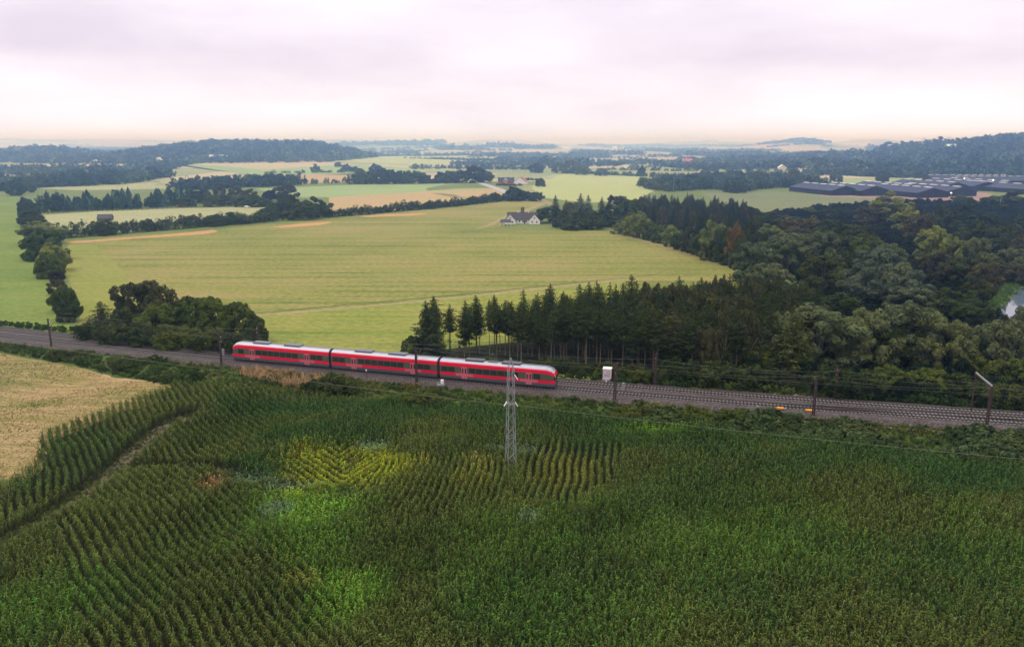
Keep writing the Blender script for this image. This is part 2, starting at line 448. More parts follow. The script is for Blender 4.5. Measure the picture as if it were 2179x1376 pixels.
def pip(poly, x, y):
    """points inside polygon, vectorised"""
    x = np.asarray(x); y = np.asarray(y); ins = np.zeros(x.shape, bool); n = len(poly); j = n - 1
    for i in range(n):
        xi, yi = poly[i]; xj, yj = poly[j]
        c = ((yi > y) != (yj > y)) & (x < (xj - xi) * (y - yi) / (yj - yi + 1e-12) + xi)
        ins ^= c; j = i
    return ins
def sheet(name, poly, mat, off, step=None, world=False, kind='structure', jag=0.0):
    """a field: polygon draped on the terrain, off metres above it"""
    P = [tuple(G(a, b)[:2]) for a, b in poly] if not world else [tuple(p[:2]) for p in poly]
    if jag:
        Q = []
        for i in range(len(P)):
            a = np.array(P[i]); c = np.array(P[(i + 1) % len(P)]); L = np.linalg.norm(c - a); k = max(1, int(L / (jag * 3)))
            nn = np.array([-(c - a)[1], (c - a)[0]]) / max(L, 1e-6)
            for q in range(k):
                Q.append(tuple(a + (c - a) * q / k + (nn * random.uniform(-jag, jag) if q else 0)))
        P = Q
    bm = bmesh.new()
    f = bm.faces.new([bm.verts.new((p[0], p[1], 0)) for p in P])
    bmesh.ops.triangulate(bm, faces=[f])
    if step:
        X = [p[0] for p in P]; Y = [p[1] for p in P]
        for a, lo, hi in ((0, min(X), max(X)), (1, min(Y), max(Y))):
            k = math.ceil(lo / step) * step
            while k < hi:
                co = (k, 0, 0) if a == 0 else (0, k, 0); no = (1, 0, 0) if a == 0 else (0, 1, 0)
                bmesh.ops.bisect_plane(bm, geom=bm.verts[:] + bm.edges[:] + bm.faces[:], plane_co=co, plane_no=no)
                k += step
    co = np.array([v.co[:] for v in bm.verts]); z = terrain(co[:, 0], co[:, 1]) + off
    for v, zz in zip(bm.verts, z): v.co.z = zz
    bmesh.ops.recalc_face_normals(bm, faces=bm.faces)
    for f in bm.faces:
        if f.normal.z < 0: f.normal_flip()
    me = bpy.data.meshes.new(name); bm.to_mesh(me); bm.free(); me.materials.append(mat)
    o = link(bpy.data.objects.new(name, me)); tag(o, kind=kind)
    return o

M['meadow'] = field_mat('meadow_grass', [(0.07, 0.10, 0.025), (0.12, 0.15, 0.04), (0.17, 0.18, 0.06)], ANG, (0.01, 0.08), .02, .6)
sheet('meadow', [(-520, 175), (560, 175), (560, 1000), (-520, 1000)], M['meadow'], 0.014, 30, world=True)
sheet('mown_field', [(150, 512), (470, 488), (700, 464), (960, 442), (1060, 430), (1150, 424), (1160, 430), (1120, 452), (1062, 484), (1160, 487), (1300, 493), (1440, 535), (1570, 575), (1640, 640), (1750, 760), (1500, 838), (1200, 815), (860, 783), (480, 753), (250, 718), (160, 712), (175, 660), (130, 560)], M['main_field'], 0.03)
sheet('pasture_field', [(-500, 421), (36, 419), (44, 480), (60, 540), (118, 600), (150, 690), (165, 716), (0, 692), (-400, 650)], M['left_field'], 0.03)
sheet('dry_pasture', [(85, 458), (200, 450), (400, 443), (560, 440), (600, 452), (430, 470), (330, 482), (120, 488)], M['pasture'], 0.03)
sheet('green_field', [(540, 402), (760, 393), (1020, 388), (1060, 401), (900, 408), (700, 420), (640, 420)], M['green_field'], 0.04)
sheet('ripe_field', [(700, 420), (900, 408), (1060, 401), (1090, 415), (1050, 430), (900, 443), (700, 461)], M['tan_field'], 0.05)
sheet('pale_field', [(1150, 420), (1130, 398), (1190, 372), (1240, 369), (1340, 374), (1430, 382), (1400, 400), (1360, 424), (1250, 432)], M['pale_field'], 0.05, 30)
sheet('maize_field', [(1490, 411), (1560, 405), (1640, 407), (1720, 413), (1860, 418), (1870, 440), (1800, 470), (1620, 470), (1540, 440)], M['far_maize'], 0.04)
sheet('pale_field', [(560, 382), (640, 372), (700, 370), (755, 378), (750, 388), (600, 392)], M['tan_field'], 0.06, 20)
sheet('green_field', [(370, 348), (480, 354), (560, 362), (700, 352), (760, 350), (900, 360), (1000, 362), (960, 366), (640, 372), (560, 380), (500, 368)], M['green_field'], 0.2)
sheet('ripe_field', [(300, 382), (340, 379), (372, 384), (368, 402), (160, 405), (60, 400), (30, 392), (130, 390)], M['pasture'], 0.06, 20)
sheet('pale_field', [(730, 335), (870, 332), (1060, 330), (1180, 330), (1100, 345), (960, 352), (820, 350), (700, 345)], M['pale_field'], 0.4)
sheet('pink_field', [(1758, 351), (1800, 338), (1850, 333), (1880, 334), (1870, 340), (1835, 348), (1790, 352)], M['orange_soil'], 0.8, 15)
sheet('green_field', [(2110, 372), (2140, 362), (2300, 355), (2300, 392), (2150, 386)], M['far_maize'], 0.3, 20)
sheet('green_field', [(1740, 378), (2030, 380), (2030, 388), (1740, 392)], M['green_field'], 0.15)
M['side_field'] = field_mat('mown_headland', [(0.115, 0.14, 0.022), (0.17, 0.19, 0.034), (0.215, 0.21, 0.052), (0.27, 0.21, 0.085)], math.atan2(*(G0(150, 520) - G0(230, 700))[[1, 0]]), (0.006, 0.22), .02, .5, 1.0)
sheet('mown_headland', [(146, 520), (205, 522), (262, 575), (300, 640), (250, 717), (165, 711), (176, 655), (132, 560)], M['side_field'], 0.055)
M['near_field'] = field_mat('mown_strip', [(0.095, 0.145, 0.02), (0.155, 0.185, 0.032), (0.21, 0.21, 0.045), (0.265, 0.215, 0.07)], ANG + .06, (0.006, 0.20), .03, .5, 1.15)
sheet('mown_strip', [(550, 674), (640, 665), (800, 651), (940, 638), (1080, 623), (1200, 610), (1330, 595), (1330, 700), (1200, 812), (860, 783), (560, 757), (545, 715)], M['near_field'], 0.045)
# patches of bare orange soil along the hedge
sheet('bare_soil', [(128, 516), (200, 511), (320, 502), (400, 495), (455, 489), (464, 493), (440, 498), (300, 507), (150, 518)], M['orange_soil'], 0.07)
sheet('bare_soil', [(575, 483), (640, 476), (700, 472), (708, 474), (680, 479), (600, 485)], M['orange_soil'], 0.07)
sheet('bare_soil', [(765, 460), (830, 456), (900, 454), (912, 456), (870, 459), (780, 462)], M['orange_soil'], 0.07)
# the sandy headland track across the mown field
def strip_px(name, pts, w, mat, off, world=False):
    P = [np.array(G(a, b)[:2]) for a, b in pts] if not world else [np.array(p[:2]) for p in pts]
    L, Rr = [], []
    for i, p in enumerate(P):
        d = P[min(i + 1, len(P) - 1)] - P[max(i - 1, 0)]; d = d / np.linalg.norm(d); n = np.array([-d[1], d[0]])
        ww = w[i] if hasattr(w, '__len__') else w
        L.append(p + n * ww / 2); Rr.append(p - n * ww / 2)
    bm = bmesh.new(); rows = []
    for a, c in zip(L, Rr):
        rows.append([bm.verts.new((q[0], q[1], float(terrain(q[0], q[1])) + off)) for q in (a, 0.5 * (a + c), c)])
    for r0, r1 in zip(rows[:-1], rows[1:]):
        for k in range(2): bm.faces.new((r0[k + 1], r1[k + 1], r1[k], r0[k]))
    me = bpy.data.meshes.new(name); bm.to_mesh(me); bm.free(); me.materials.append(mat)
    o = link(bpy.data.objects.new(name, me)); return tag(o, kind='structure')
def interp_pts(pts, n):
    pts = np.array(pts, float); d = np.r_[0, np.cumsum(np.linalg.norm(np.diff(pts, axis=0), axis=1))]
    s = np.linspace(0, d[-1], n)
    return [(np.interp(q, d, pts[:, 0]), np.interp(q, d, pts[:, 1])) for q in s]
M['headland'] = field_mat('headland_soil', [(0.17, 0.19, 0.06), (0.26, 0.21, 0.10), (0.30, 0.22, 0.12)], ANG, (0.02, 0.5), 0.06)
M['ditch'] = field_mat('ditch_grass', [(0.05, 0.09, 0.02), (0.08, 0.12, 0.03), (0.14, 0.15, 0.05)], ANG, (0.04, 0.4), 0.08)
strip_px('headland_track', [(545, 672), (640, 664), (800, 650), (940, 637), (1080, 622), (1200, 609), (1330, 594)], [2.5, 3, 3, 2.6, 3, 3.2, 3], M['headland'], 0.06)
strip_px('ditch_grass', [(545, 666), (640, 658), (800, 643), (940, 631), (1080, 617), (1200, 604), (1400, 585)], [.6, 1.5, 1.0, 1.6, .8, 1.2, .5], M['ditch'], 0.08)
strip_px('farm_track', [(1160, 432), (1125, 446), (1080, 462), (1040, 480), (1015, 487)], [5, 6, 6, 4, 2], M['headland'], 0.08)
strip_px('field_edge', [(1310, 497), (1440, 531), (1560, 570)], [3, 5, 4], M['headland'], 0.08)
strip_px('country_road', [(1020, 389), (1032, 393), (1060, 402), (1085, 412), (1110, 424), (1160, 429)], 9, M['road'], 0.12)
strip_px('country_road', [(1140, 383), (1165, 378), (1185, 372)], 5, M['road'], 0.12)
strip_px('yard_track', [(1150, 425), (1163, 430), (1185, 440)], 6, M['headland'], 0.13)
# foreground soil, stubble, brown path, verge
sheet('stubble_field', [(-200, 740), (0, 752), (200, 790), (370, 822), (330, 860), (240, 885), (110, 940), (90, 1000), (0, 1060), (-300, 1160)], M['stubble'], 0.05, 4)
PATH = [(-60, 1196), (30, 1148), (100, 1108), (160, 1070), (215, 1030), (262, 990), (305, 950), (350, 912), (400, 890)]
CORN_OUT = [(-330, 1250), (-90, 1090), (0, 1046), (78, 1000), (92, 938), (240, 876), (370, 830), (480, 828), (560, 838), (640, 846), (800, 860), (1050, 874), (1250, 888), (1450, 918), (1650, 938), (1900, 968), (2179, 990), (2420, 1010), (2600, 1500), (-500, 1500)]
sheet('crop_soil', CORN_OUT, M['corn_soil'], 0.035, 4)
strip_px('dirt_path', interp_pts(PATH, 30), [1.8 + 1.8 * min(1, max(0, (i - 10) / 12)) for i in range(30)], M['brown_soil'], 0.09)
sheet('verge', [(-300, 700), (0, 726), (480, 782), (900, 826), (1320, 862), (1740, 900), (2179, 932), (2500, 950), (2500, 1030), (2179, 994), (1650, 938), (1250, 888), (800, 862), (560, 845), (370, 826), (200, 792), (0, 756), (-300, 730)], M['verge'], 0.045, 5)

# ------------------------------------------------------------------ railway
def trk(off, x):
    """point on a line parallel to the near track, off metres to its far side"""
    d = np.polyval(np.polyder(RAILP), x); n = np.array([-d, 1.0]) / math.hypot(1, d)
    return np.array([x, np.polyval(RAILP, x)]) + n * off
def tdir(x):
    d = np.polyval(np.polyder(RAILP), x); return math.atan(d)
FAR = 5.0
xsr = np.arange(-230, 181, 3.0)
BT = 0.62
bm = bmesh.new(); rows = []
prof = [(-4.6, 0.0), (-3.0, BT - 0.04), (-1.4, BT), (FAR / 2, BT - 0.05), (FAR + 1.4, BT), (FAR + 2.6, BT - 0.04), (FAR + 3.9, 0.0)]
for x in xsr:
    row = []
    for o_, z_ in prof:
        p = trk(o_ + random.uniform(-.12, .12), x); row.append(bm.verts.new((p[0], p[1], max(z_, 0) + 0.06 * (z_ <= 0) + (random.uniform(-.03, .03) if z_ > 0 else -0.1 + float(terrain(p[0], p[1]))))))
    rows.append(row)
for r0, r1 in zip(rows[:-1], rows[1:]):
    for k in range(len(prof) - 1): bm.faces.new((r0[k], r1[k], r1[k + 1], r0[k + 1]))
me = bpy.data.meshes.new('ballast'); bm.to_mesh(me); bm.free()
m, t, b = new_mat('ballast_stone')
v = mapping(t, 0, (1, 1, 1))
vr = t.nodes.new('ShaderNodeTexVoronoi'); vr.inputs['Scale'].default_value = 6.5; t.links.new(v, vr.inputs['Vector'])
sc = t.nodes.new('ShaderNodeSeparateColor'); t.links.new(vr.outputs['Color'], sc.inputs[0])
c1 = rampn(t, sc.outputs[0], [(0, (0.022, 0.016, 0.015)), (0.5, (0.046, 0.034, 0.032)), (0.85, (0.080, 0.062, 0.058)), (1, (0.18, 0.15, 0.14))])
bn = noise(t, v, 0.25, 4)
c1 = mixc(t, 1.0, c1, rampn(t, bn, [(0.3, (0.75, 0.68, 0.68)), (0.7, (1.15, 1.12, 1.12))]), 'MULTIPLY')
t.links.new(c1, b.inputs['Base Color']); b.inputs['Roughness'].default_value = 0.95
bump(t, b, vr.outputs['Distance'], 0.8, 0.05)
me.materials.append(m)
tag(link(bpy.data.objects.new('ballast_bed', me)), kind='structure')

def railway_track(off, label, x0=-228, x1=178):
    root = empty('railway_track', (*trk(off, 0), BT)); tag(root, label, 'railway track')
    base = np.array([*trk(off, 0), BT])
    for s in (-0.75, 0.75):
        mb = MB(); pts = [trk(off + s, x) for x in np.arange(x0, x1 + .1, 4.0)]
        for a, c in zip(pts[:-1], pts[1:]):
            mb.bar((a[0] - base[0], a[1] - base[1], 0.25), (c[0] - base[0], c[1] - base[1], 0.25), 0.10, 0.17)
        mb.build('rail', M['rail'], root)
    mb = MB(); x = x0
    while x < x1:
        p = trk(off, x); a = tdir(x); n = np.array([-math.sin(a), math.cos(a)]); j = random.uniform(-.03, .03)
        q0 = p - n * 1.3 + j; q1 = p + n * 1.3 + j
        mb.bar((q0[0] - base[0], q0[1] - base[1], 0.06), (q1[0] - base[0], q1[1] - base[1], 0.06), 0.28, 0.2)
        x += 0.68 * math.cos(a)
    o = mb.build('sleepers', M['sleeper'], root); o['kind'] = 'stuff'
    return root
railway_track(0.0, 'near railway track on grey ballast, the one the red train runs on')
railway_track(FAR, 'far railway track on grey ballast, nearest to the spruce wood')
# the connecting track of the turnout on the right
base = np.array([*trk(1, 60), BT]); root = empty('turnout_track', base); tag(root, 'curved turnout rails leaving the near track beside the orange point machines', 'railway turnout')
def tofs(x): 
    t_ = min(max((x - 42) / 55, 0), 1); return 2.3 * t_ * t_ * (3 - 2 * t_)
for s in (-0.75, 0.75):
    mb = MB(); pts = [trk(tofs(x) + s, x) for x in np.arange(42, 176, 3.0)]
    for a, c in zip(pts[:-1], pts[1:]):
        mb.bar((a[0] - base[0], a[1] - base[1], 0.254), (c[0] - base[0], c[1] - base[1], 0.254), 0.09, 0.17)
    mb.build('rail', M['rail'], root)
mb = MB()
for x in np.arange(60, 174, 0.68):
    p = trk(tofs(x), x); a = tdir(x); n = np.array([-math.sin(a), math.cos(a)])
    q0 = p - n * 1.2; q1 = p + n * 1.2
    mb.bar((q0[0] - base[0], q0[1] - base[1], 0.045), (q1[0] - base[0], q1[1] - base[1], 0.045), 0.24, 0.19)
mb.build('sleepers', M['sleeper'], root)['kind'] = 'stuff'

# --------- the train
def train_mats():
    d = {}
    def vp(name, c, rough, spec=0.5, metal=0.0):
        m, t, b = new_mat(name)
        v = mapping(t, 0, (0.5, 0.5, 2.0)); n = noise(t, v, 2.0, 5)
        t.links.new(mixc(t, n, tuple(x * .86 for x in c), tuple(min(1, x * 1.1) for x in c)), b.inputs['Base Color'])
        b.inputs['Roughness'].default_value = rough; b.inputs['Specular IOR Level'].default_value = spec; b.inputs['Metallic'].default_value = metal
        return m
    d['red'] = vp('train_red', (0.70, 0.003, 0.035), 0.5, .25)
    d['lred'] = vp('train_light_red', (0.70, 0.09, 0.13), 0.4)
    d['roof'] = vp('train_roof_silver', (0.36, 0.37, 0.42), 0.45, metal=0.1)
    d['roofmid'] = vp('train_roof_grey', (0.13, 0.135, 0.16), 0.6)
    d['skirt'] = vp('train_skirt_grey', (0.075, 0.08, 0.095), 0.6)
    d['black'] = vp('train_underframe', (0.012, 0.012, 0.013), 0.8)
    d['band'] = vp('train_window_band', (0.085, 0.08, 0.055), 0.4)
    d['glass'] = vp('train_glass', (0.03, 0.035, 0.03), 0.12, 0.6)
    d['door'] = vp('train_door', (0.55, 0.13, 0.16), 0.4)
    d['orange'] = vp('train_front_orange', (0.75, 0.30, 0.10), 0.4)
    return d
TM = train_mats()
# cross-section (y across, z up), from lower near side over the roof to the lower far side
W2 = 1.48
SEC = [(-1.30, 0.40), (-1.44, 0.62), (-W2, 1.12), (-W2, 1.70), (-W2, 2.92), (-1.46, 3.38), (-1.32, 3.64), (-0.95, 3.92), (-0.5, 4.05), (0.5, 4.05), (0.95, 3.92), (1.32, 3.64), (1.46, 3.38), (W2, 2.92), (W2, 1.70), (W2, 1.12), (1.44, 0.62), (1.30, 0.40)]
SECM = ['skirt', 'skirt', 'red', 'band', 'red', 'red', 'roof', 'roof', 'roofmid', 'roof', 'roof', 'red', 'red', 'band', 'red', 'skirt', 'skirt']
MKEYS = ['red', 'band', 'roof', 'roofmid', 'skirt', 'black', 'glass', 'orange', 'lred']
def carriage(root, x0, x1, nose0, nose1, dark_roof, panto):
    """body from x0 to x1 along the train's axis; nose0/nose1: a rounded cab at that end"""
    stations = []
    L = x1 - x0
    def ends(nose):   # list of (distance from end, scale across, roof drop)
        return [(0.0, 0.70, 0.62), (0.25, 0.82, 0.80), (0.9, 0.93, 0.93), (2.0, 1.0, 1.0)] if nose else [(0.0, 0.97, 0.99), (0.12, 1.0, 1.0)]
    for d_, s_, r_ in ends(nose0): stations.append((x0 + d_, s_, r_))
    for d_, s_, r_ in reversed(ends(nose1)): stations.append((x1 - d_, s_, r_))
    v = []; f = []; mi = []; n = len(SEC)
    for x, s_, r_ in stations:
        for y, z in SEC: v.append((x, y * s_, 0.4 + (z - 0.4) * (r_ if z > 1.9 else 1.0) if z > 0.5 else z))
    for k in range(len(stations) - 1):
        for q in range(n - 1):
            a = k * n + q; f.append((a, a + n, a + n + 1, a + 1))
            key = SECM[q]
            if (nose0 and k == 0) or (nose1 and k == len(stations) - 2):
                key = 'glass' if 2 < q < 5 or 11 < q < 14 else ('orange' if q in (5, 11) else ('red' if 5 < q < 11 else key))
            mi.append(MKEYS.index(key))
        f.append((k * n, k * n + n - 1, (k + 1) * n + n - 1, (k + 1) * n)); mi.append(MKEYS.index('black'))
    f.append(tuple(range(n))); mi.append(MKEYS.index('glass' if nose0 else 'black'))
    e_ = (len(stations) - 1) * n
    f.append(tuple(e_ + q for q in range(n))[::-1]); mi.append(MKEYS.index('glass' if nose1 else 'black'))
    me = bpy.data.meshes.new('carriage'); me.from_pydata(v, [], f)
    for k_ in MKEYS: me.materials.append(TM[k_])
    me.polygons.foreach_set('material_index', mi)
    me.update()
    car = link(bpy.data.objects.new('carriage', me), root)
    # doors (two leaves) and the paler door surround
    dxs = [x0 + L * 0.22, x0 + L * 0.78]
    dme = MB().box(-0.62, -0.03, -0.03, 0, 0.70, 2.95).mesh('door', TM['door'])
    wme = MB().box(-0.70, 0.70, -0.02, 0, 1.84, 2.76).mesh('window', TM['glass'])
    dgl = MB().box(-0.46, -0.18, -0.03, 0, 1.75, 2.65).mesh('door_window', TM['glass'])
    for side in (-1, 1):
        for dx in dxs:
            MB().box(dx - 1.9, dx + 1.9, min(side * (W2 + .004), side * (W2 + .018)), max(side * (W2 + .004), side * (W2 + .018)), 1.14, 1.69).build('door_surround', TM['lred'], car)
            for k in (0, 1):
                o = link(bpy.data.objects.new('door', dme), car); o.location = (dx + k * 0.65, side * (W2 + .02) + (0.03 if side > 0 else 0), 0)
                g = link(bpy.data.objects.new('door_window', dgl), car); g.location = (dx + k * 0.65, side * (W2 + .056) + (0.02 if side > 0 else 0), 0)
        x = x0 + (2.6 if nose0 else 1.1)
        while x < x1 - (2.4 if nose1 else 1.0):
            if all(abs(x - d_) > 1.45 for d_ in dxs):
                o = link(bpy.data.objects.new('window', wme), car); o.location = (x, side * (W2 + .004) + (0.02 if side > 0 else 0), 0)
            x += 1.55
    # bogies
    for bx in (x0 + 3.2, x1 - 3.2):
        mb = MB().box(bx - 1.7, bx + 1.7, -1.15, 1.15, 0.28, 0.62)
        for wx in (bx - 1.2, bx + 1.2):
            for y in (-0.78, 0.78): mb.tube([(wx, y - .07, 0.45), (wx, y + .07, 0.45)], 0.44, 14)
        mb.build('bogie', TM['black'], car)
    MB().box(x0 + 6, x1 - 6, -1.2, 1.2, 0.22, 0.5).build('underfloor_equipment', TM['black'], car)
    # roof units
    cols = 'black' if dark_roof else 'roofmid'
    for rx in (x0 + L * .3, x0 + L * .62):
        MB().box(rx - 2.0, rx + 2.0, -0.85, 0.85, 3.98, 4.28).build('roof_unit', TM['skirt' if dark_roof else 'roofmid'], car)
    if panto:
        px_ = x0 + L * .46; mb = MB()
        for y in (-.45, .45):
            mb.bar((px_ - .8, y, 4.1), (px_ + .8, y * .8, 4.75), .05); mb.bar((px_ + .8, y * .8, 4.75), (px_ - .3, y * .7, 5.5), .04)
        mb.bar((px_ - .3, -.85, 5.5), (px_ - .3, .85, 5.5), .07); mb.box(px_ - 1, px_ + 1, -.6, .6, 4.05, 4.12)
        mb.build('pantograph', TM['skirt'], car)
    return car
pA = G0(503, 762, 0.9); pB = G0(1184, 822, 0.9)
# follow the near track
xa, xb = pA[0], pB[0]
PA = trk(0, xa); PB = trk(0, xb)
train = empty('passenger_train', (PA[0], PA[1], BT + 0.05), math.atan2(PB[1] - PA[1], PB[0] - PA[0]))
tag(train, 'long red passenger train with silver roof on the near railway track', 'train')
TL = float(np.linalg.norm(PB - PA)); cl_ = (TL - 1.2) / 3
for i in range(3):
    carriage(train, i * (cl_ + .6), i * (cl_ + .6) + cl_, i == 0, i == 2, i == 2, i == 2)
for i in (1, 2):
    xg = i * (cl_ + .6) - .6
    MB().box(xg + .01, xg + .59, -1.25, 1.25, 0.9, 3.7).build('gangway_bellows', TM['black'], train)
train.scale = (1, 1, 1.12)

# --------- masts
def make_mast(h, reach, label, loc, rz, portal=False, group=None):
    root = empty('catenary_mast', loc, rz)
    tag(root, label, 'catenary mast', group or 'masts along the railway')
    mb = MB()
    for s in (-0.13, 0.13): mb.bar((s * 1.3, 0, 0), (s * 1.0, 0, h), 0.11, 0.24)
    k = 0.4
    while k < h - .5:
        mb.bar((-.12, 0, k), (.11, 0, k + .45), .05); k += .55
    mb.box(-.3, .3, -.25, .25, -.6, .12)
    mb.build('post', M['mast'], root)
    MB().bar((-.45, 0, h - .1), (.45, 0, h - .1), .12).build('crosshead', M['mast'], root)
    mb = MB(); mb.bar((0, 0, h - .9), (0, reach, h - .35), .07); mb.bar((0, 0, h - 2.1), (0, reach, h - .45), .07)
    mb.bar((0, reach * .55, h - 1.3), (0, reach * 1.05, h - 1.9), .05)
    mb.build('cantilever', M['mast'], root)
    sg = 1 if reach > 0 else -1
    for za, zb in ((h - .9, h - .78), (h - 2.0, h - 1.8)): MB().tube([(0, sg * .12, za), (0, sg * .5, zb)], .06).build('insulator', M['insul'], root)
    if portal:
        MB().bar((0, 0, h + .1), (0, 8.6, h + .1), .16, .3).build('portal_beam', M['galv'], root)
        MB().bar((0, 2, h + .1), (0, 2.3, h - 1.4), .07).build('drop_tube', M['mast'], root); MB().bar((0, 7, h + .1), (0, 7, h - 1.4), .07).build('drop_tube', M['mast'], root)
        MB().bar((0, 8.5, 0), (0, 8.5, h), .2).build('far_post', M['mast'], root)
    return root
near_lab = ['dark steel mast at the left edge beside the stubble field', 'dark steel mast standing at the left end of the red train', 'dark steel mast in front of the middle of the red train',
            'dark steel mast between the graffiti cabinet and the verge', 'dark steel mast beside the orange point machines', 'dark steel mast with a long pale beam over both tracks']
NM = [(118, 737, 6.9), (480, 775, 6.9), (896, 813, 6.8), (1318, 853, 7.2), (1737, 882, 7.0), (2105, 910, 7.6)]
near_m = []
for (px, py, h), lb in zip(NM, near_lab):
    x = G0(px, py, 0.3)[0]; p = trk(-3.2, x)
    near_m.append((x, h)); make_mast(h, 3.0, lb, (p[0], p[1], 0.45), tdir(x), portal=(px == 2105))
far_lab = ['dark steel mast in front of the bushes at the left', 'dark steel mast behind the rear end of the red train', 'dark steel mast at the left end of the spruce wood',
           'slim dark mast in front of the shrubs behind the graffiti cabinet', 'slim dark mast in front of the larch on the far side']
FM = [(193, 717, 6.6), (541, 741, 6.8), (957, 787, 6.6), (1375, 826, 6.8), (1765, 857, 6.8)]
far_m = []
for (px, py, h), lb in zip(FM, far_lab):
    x = G0(px, py, 0.3)[0]; p = trk(FAR + 3.1, x)
    far_m.append((x, h)); make_mast(h, -3.0, lb, (p[0], p[1], 0.45), tdir(x))
def overhead(off, ms, label):
    xs_ = [-215] + [m_[0] for m_ in ms] + [170]; root = empty('overhead_wire', (*trk(off, 0), 0)); tag(root, label, 'overhead wire', 'overhead wires above the railway')
    b0 = trk(off, 0)
    for nm, zt, sag, r in (('contact_wire', 5.6, 0.0, .012), ('catenary_wire', 6.9, 0.9, .014)):
        mb = MB()
        for a, c in zip(xs_[:-1], xs_[1:]):
            pts = []
            for k in range(11):
                u = k / 10; x = a + (c - a) * u; p = trk(off, x); pts.append((p[0] - b0[0], p[1] - b0[1], zt - sag * 4 * u * (1 - u)))
            mb.tube(pts, r, 4)
        mb.build(nm, M['wire'], root)
    return root
overhead(0, near_m, 'pair of thin overhead wires above the near track and the train')
overhead(FAR, far_m, 'pair of thin overhead wires above the far track')

# small equipment beside the track
def on_trk(px, off, z=0.5):
    x = G0(px, 800, .5)[0]
    for _ in range(6):   # shift along the track until the point shows at px
        p = trk(off, x); dpt = p[1] * math.cos(R(PITCH)) + (CAMH - z) * math.sin(R(PITCH)); x += ((px - CX) * dpt / F - p[0])
    p = trk(off, x); return (p[0], p[1], z), tdir(x)
for px, lb in ((1660, 'orange point machine beside the near track, the left one'), (1722, 'orange point machine beside the near track, the right one by the mast')):
    l, a = on_trk(px, -1.9, BT + .05); r_ = empty('point_machine', l, a); tag(r_, lb, 'point machine', 'point machines of the turnout')
    MB().box(-.62, .62, -.28, .28, 0.02, .32).build('cover', M['orange'], r_); MB().box(-.8, .8, -.36, .36, -.08, .02).build('base_plate', M['rail'], r_)
for px, lb in ((1612, 'small pale lineside junction box left of the orange point machines'), (1670, 'small pale lineside box between the orange point machines')):
    l, a = on_trk(px, -2.4, .5); r_ = empty('junction_box', l, a); tag(r_, lb, 'junction box')
    MB().box(-.2, .2, -.15, .15, .25, .6).build('housing', M['galv'], r_); MB().box(-.05, .05, -.05, .05, -.1, .25).build('foot', M['galv'], r_)
l, a = on_trk(780, -4.0, .3); r_ = empty('marker_post', l, a); tag(r_, 'thin dark marker post with a white head beside the train', 'marker post')
MB().tube([(0, 0, 0), (0, 0, 1.9)], .04).build('post', M['mast'], r_); MB().box(-.13, .13, -.05, .05, 1.85, 2.2).build('marker_plate', M['white'], r_)
l, a = on_trk(939, -5.2, 0.2); r_ = empty('lineside_cabinet', l, a); tag(r_, 'small white cabinet on a railed grey platform below the train', 'cabinet')
MB().box(-.05, .5, -.2, .2, .9, 1.9).build('housing', M['white'], r_); mb = MB()
for x in (-.8, 0, .6):
    for y in (-.4, .4): mb.bar((x, y, -.3), (x, y, 1.2), .05)
for z in (0.05, .65, 1.2):
    mb.bar((-.8, -.4, z), (.6, -.4, z), .05); mb.bar((-.8, .4, z), (.6, .4, z), .05); mb.bar((-.8, -.4, z), (-.8, .4, z), .05)
mb.build('railing', M['galv'], r_); MB().box(-.85, .65, -.45, .45, .75, .81).build('platform', M['galv'], r_)
# small posts in front of masts (grey relay boxes at the masts)
for px, lb in ((476, 'grey narrow cabinet behind the mast at the train end'), (1326, 'grey narrow cabinet behind the mast by the graffiti cabinet')):
    l, a = on_trk(px, -1.9 + 4.4, .5); r_ = empty('track_cabinet', l, a); tag(r_, lb, 'cabinet'); MB().box(-.22, .22, -.2, .2, 0, 1.55).build('housing', M['galv'], r_); MB().box(-.26, .26, -.24, .24, 1.55, 1.62).build('lid', M['galv'], r_)
# graffiti relay hut
l, a = on_trk(1292, FAR + 4.4, .62); hut = empty('relay_hut', l, a); tag(hut, 'small white relay hut covered in round graffiti beside the far track', 'relay hut')
m, t, b = new_mat('graffiti_wall')
tcn = t.nodes.new('ShaderNodeTexCoord'); base_c = (0.62, 0.52, 0.52)
cur = None
rings = [(-.38, 1.55, .30, (.30, .26, .45)), (-.38, 1.55, .20, (.72, .68, .78)), (.36, 1.55, .28, (.24, .02, .08)), (.36, 1.55, .17, (.66, .60, .70)), (-.30, .95, .36, (.22, .18, .36)), (-.30, .95, .26, (.60, .48, .44)), (-.30, .95, .12, (.32, .12, .2)),
         (.40, .90, .34, (.20, .16, .34)), (.40, .90, .24, (.70, .55, .50)), (.40, .90, .10, (.25, .1, .2))]
cur = base_c
for cx_, cz_, rr, cc in rings:
    vs = t.nodes.new('ShaderNodeVectorMath'); vs.operation = 'DISTANCE'
    mm = t.nodes.new('ShaderNodeVectorMath'); mm.operation = 'MULTIPLY'; mm.inputs[1].default_value = (1, 0, 1)
    t.links.new(tcn.outputs['Object'], mm.inputs[0]); t.links.new(mm.outputs[0], vs.inputs[0]); vs.inputs[1].default_value = (cx_, 0, cz_)
    cmpn = math_n(t, 'LESS_THAN', vs.outputs['Value'], rr)
    cur = mixc(t, cmpn, cur, cc)
t.links.new(cur, b.inputs['Base Color']); b.inputs['Roughness'].default_value = 0.8
MB().box(-.85, .85, -.65, .65, 0, 2.3).build('wall', m, hut)
mb = MB(); mb.hexa([(-.95, -.75, 2.3), (.95, -.75, 2.3), (.95, .8, 2.34), (-.95, .8, 2.34), (-.95, -.75, 2.40), (.95, -.75, 2.40), (.95, .8, 2.46), (-.95, .8, 2.46)])
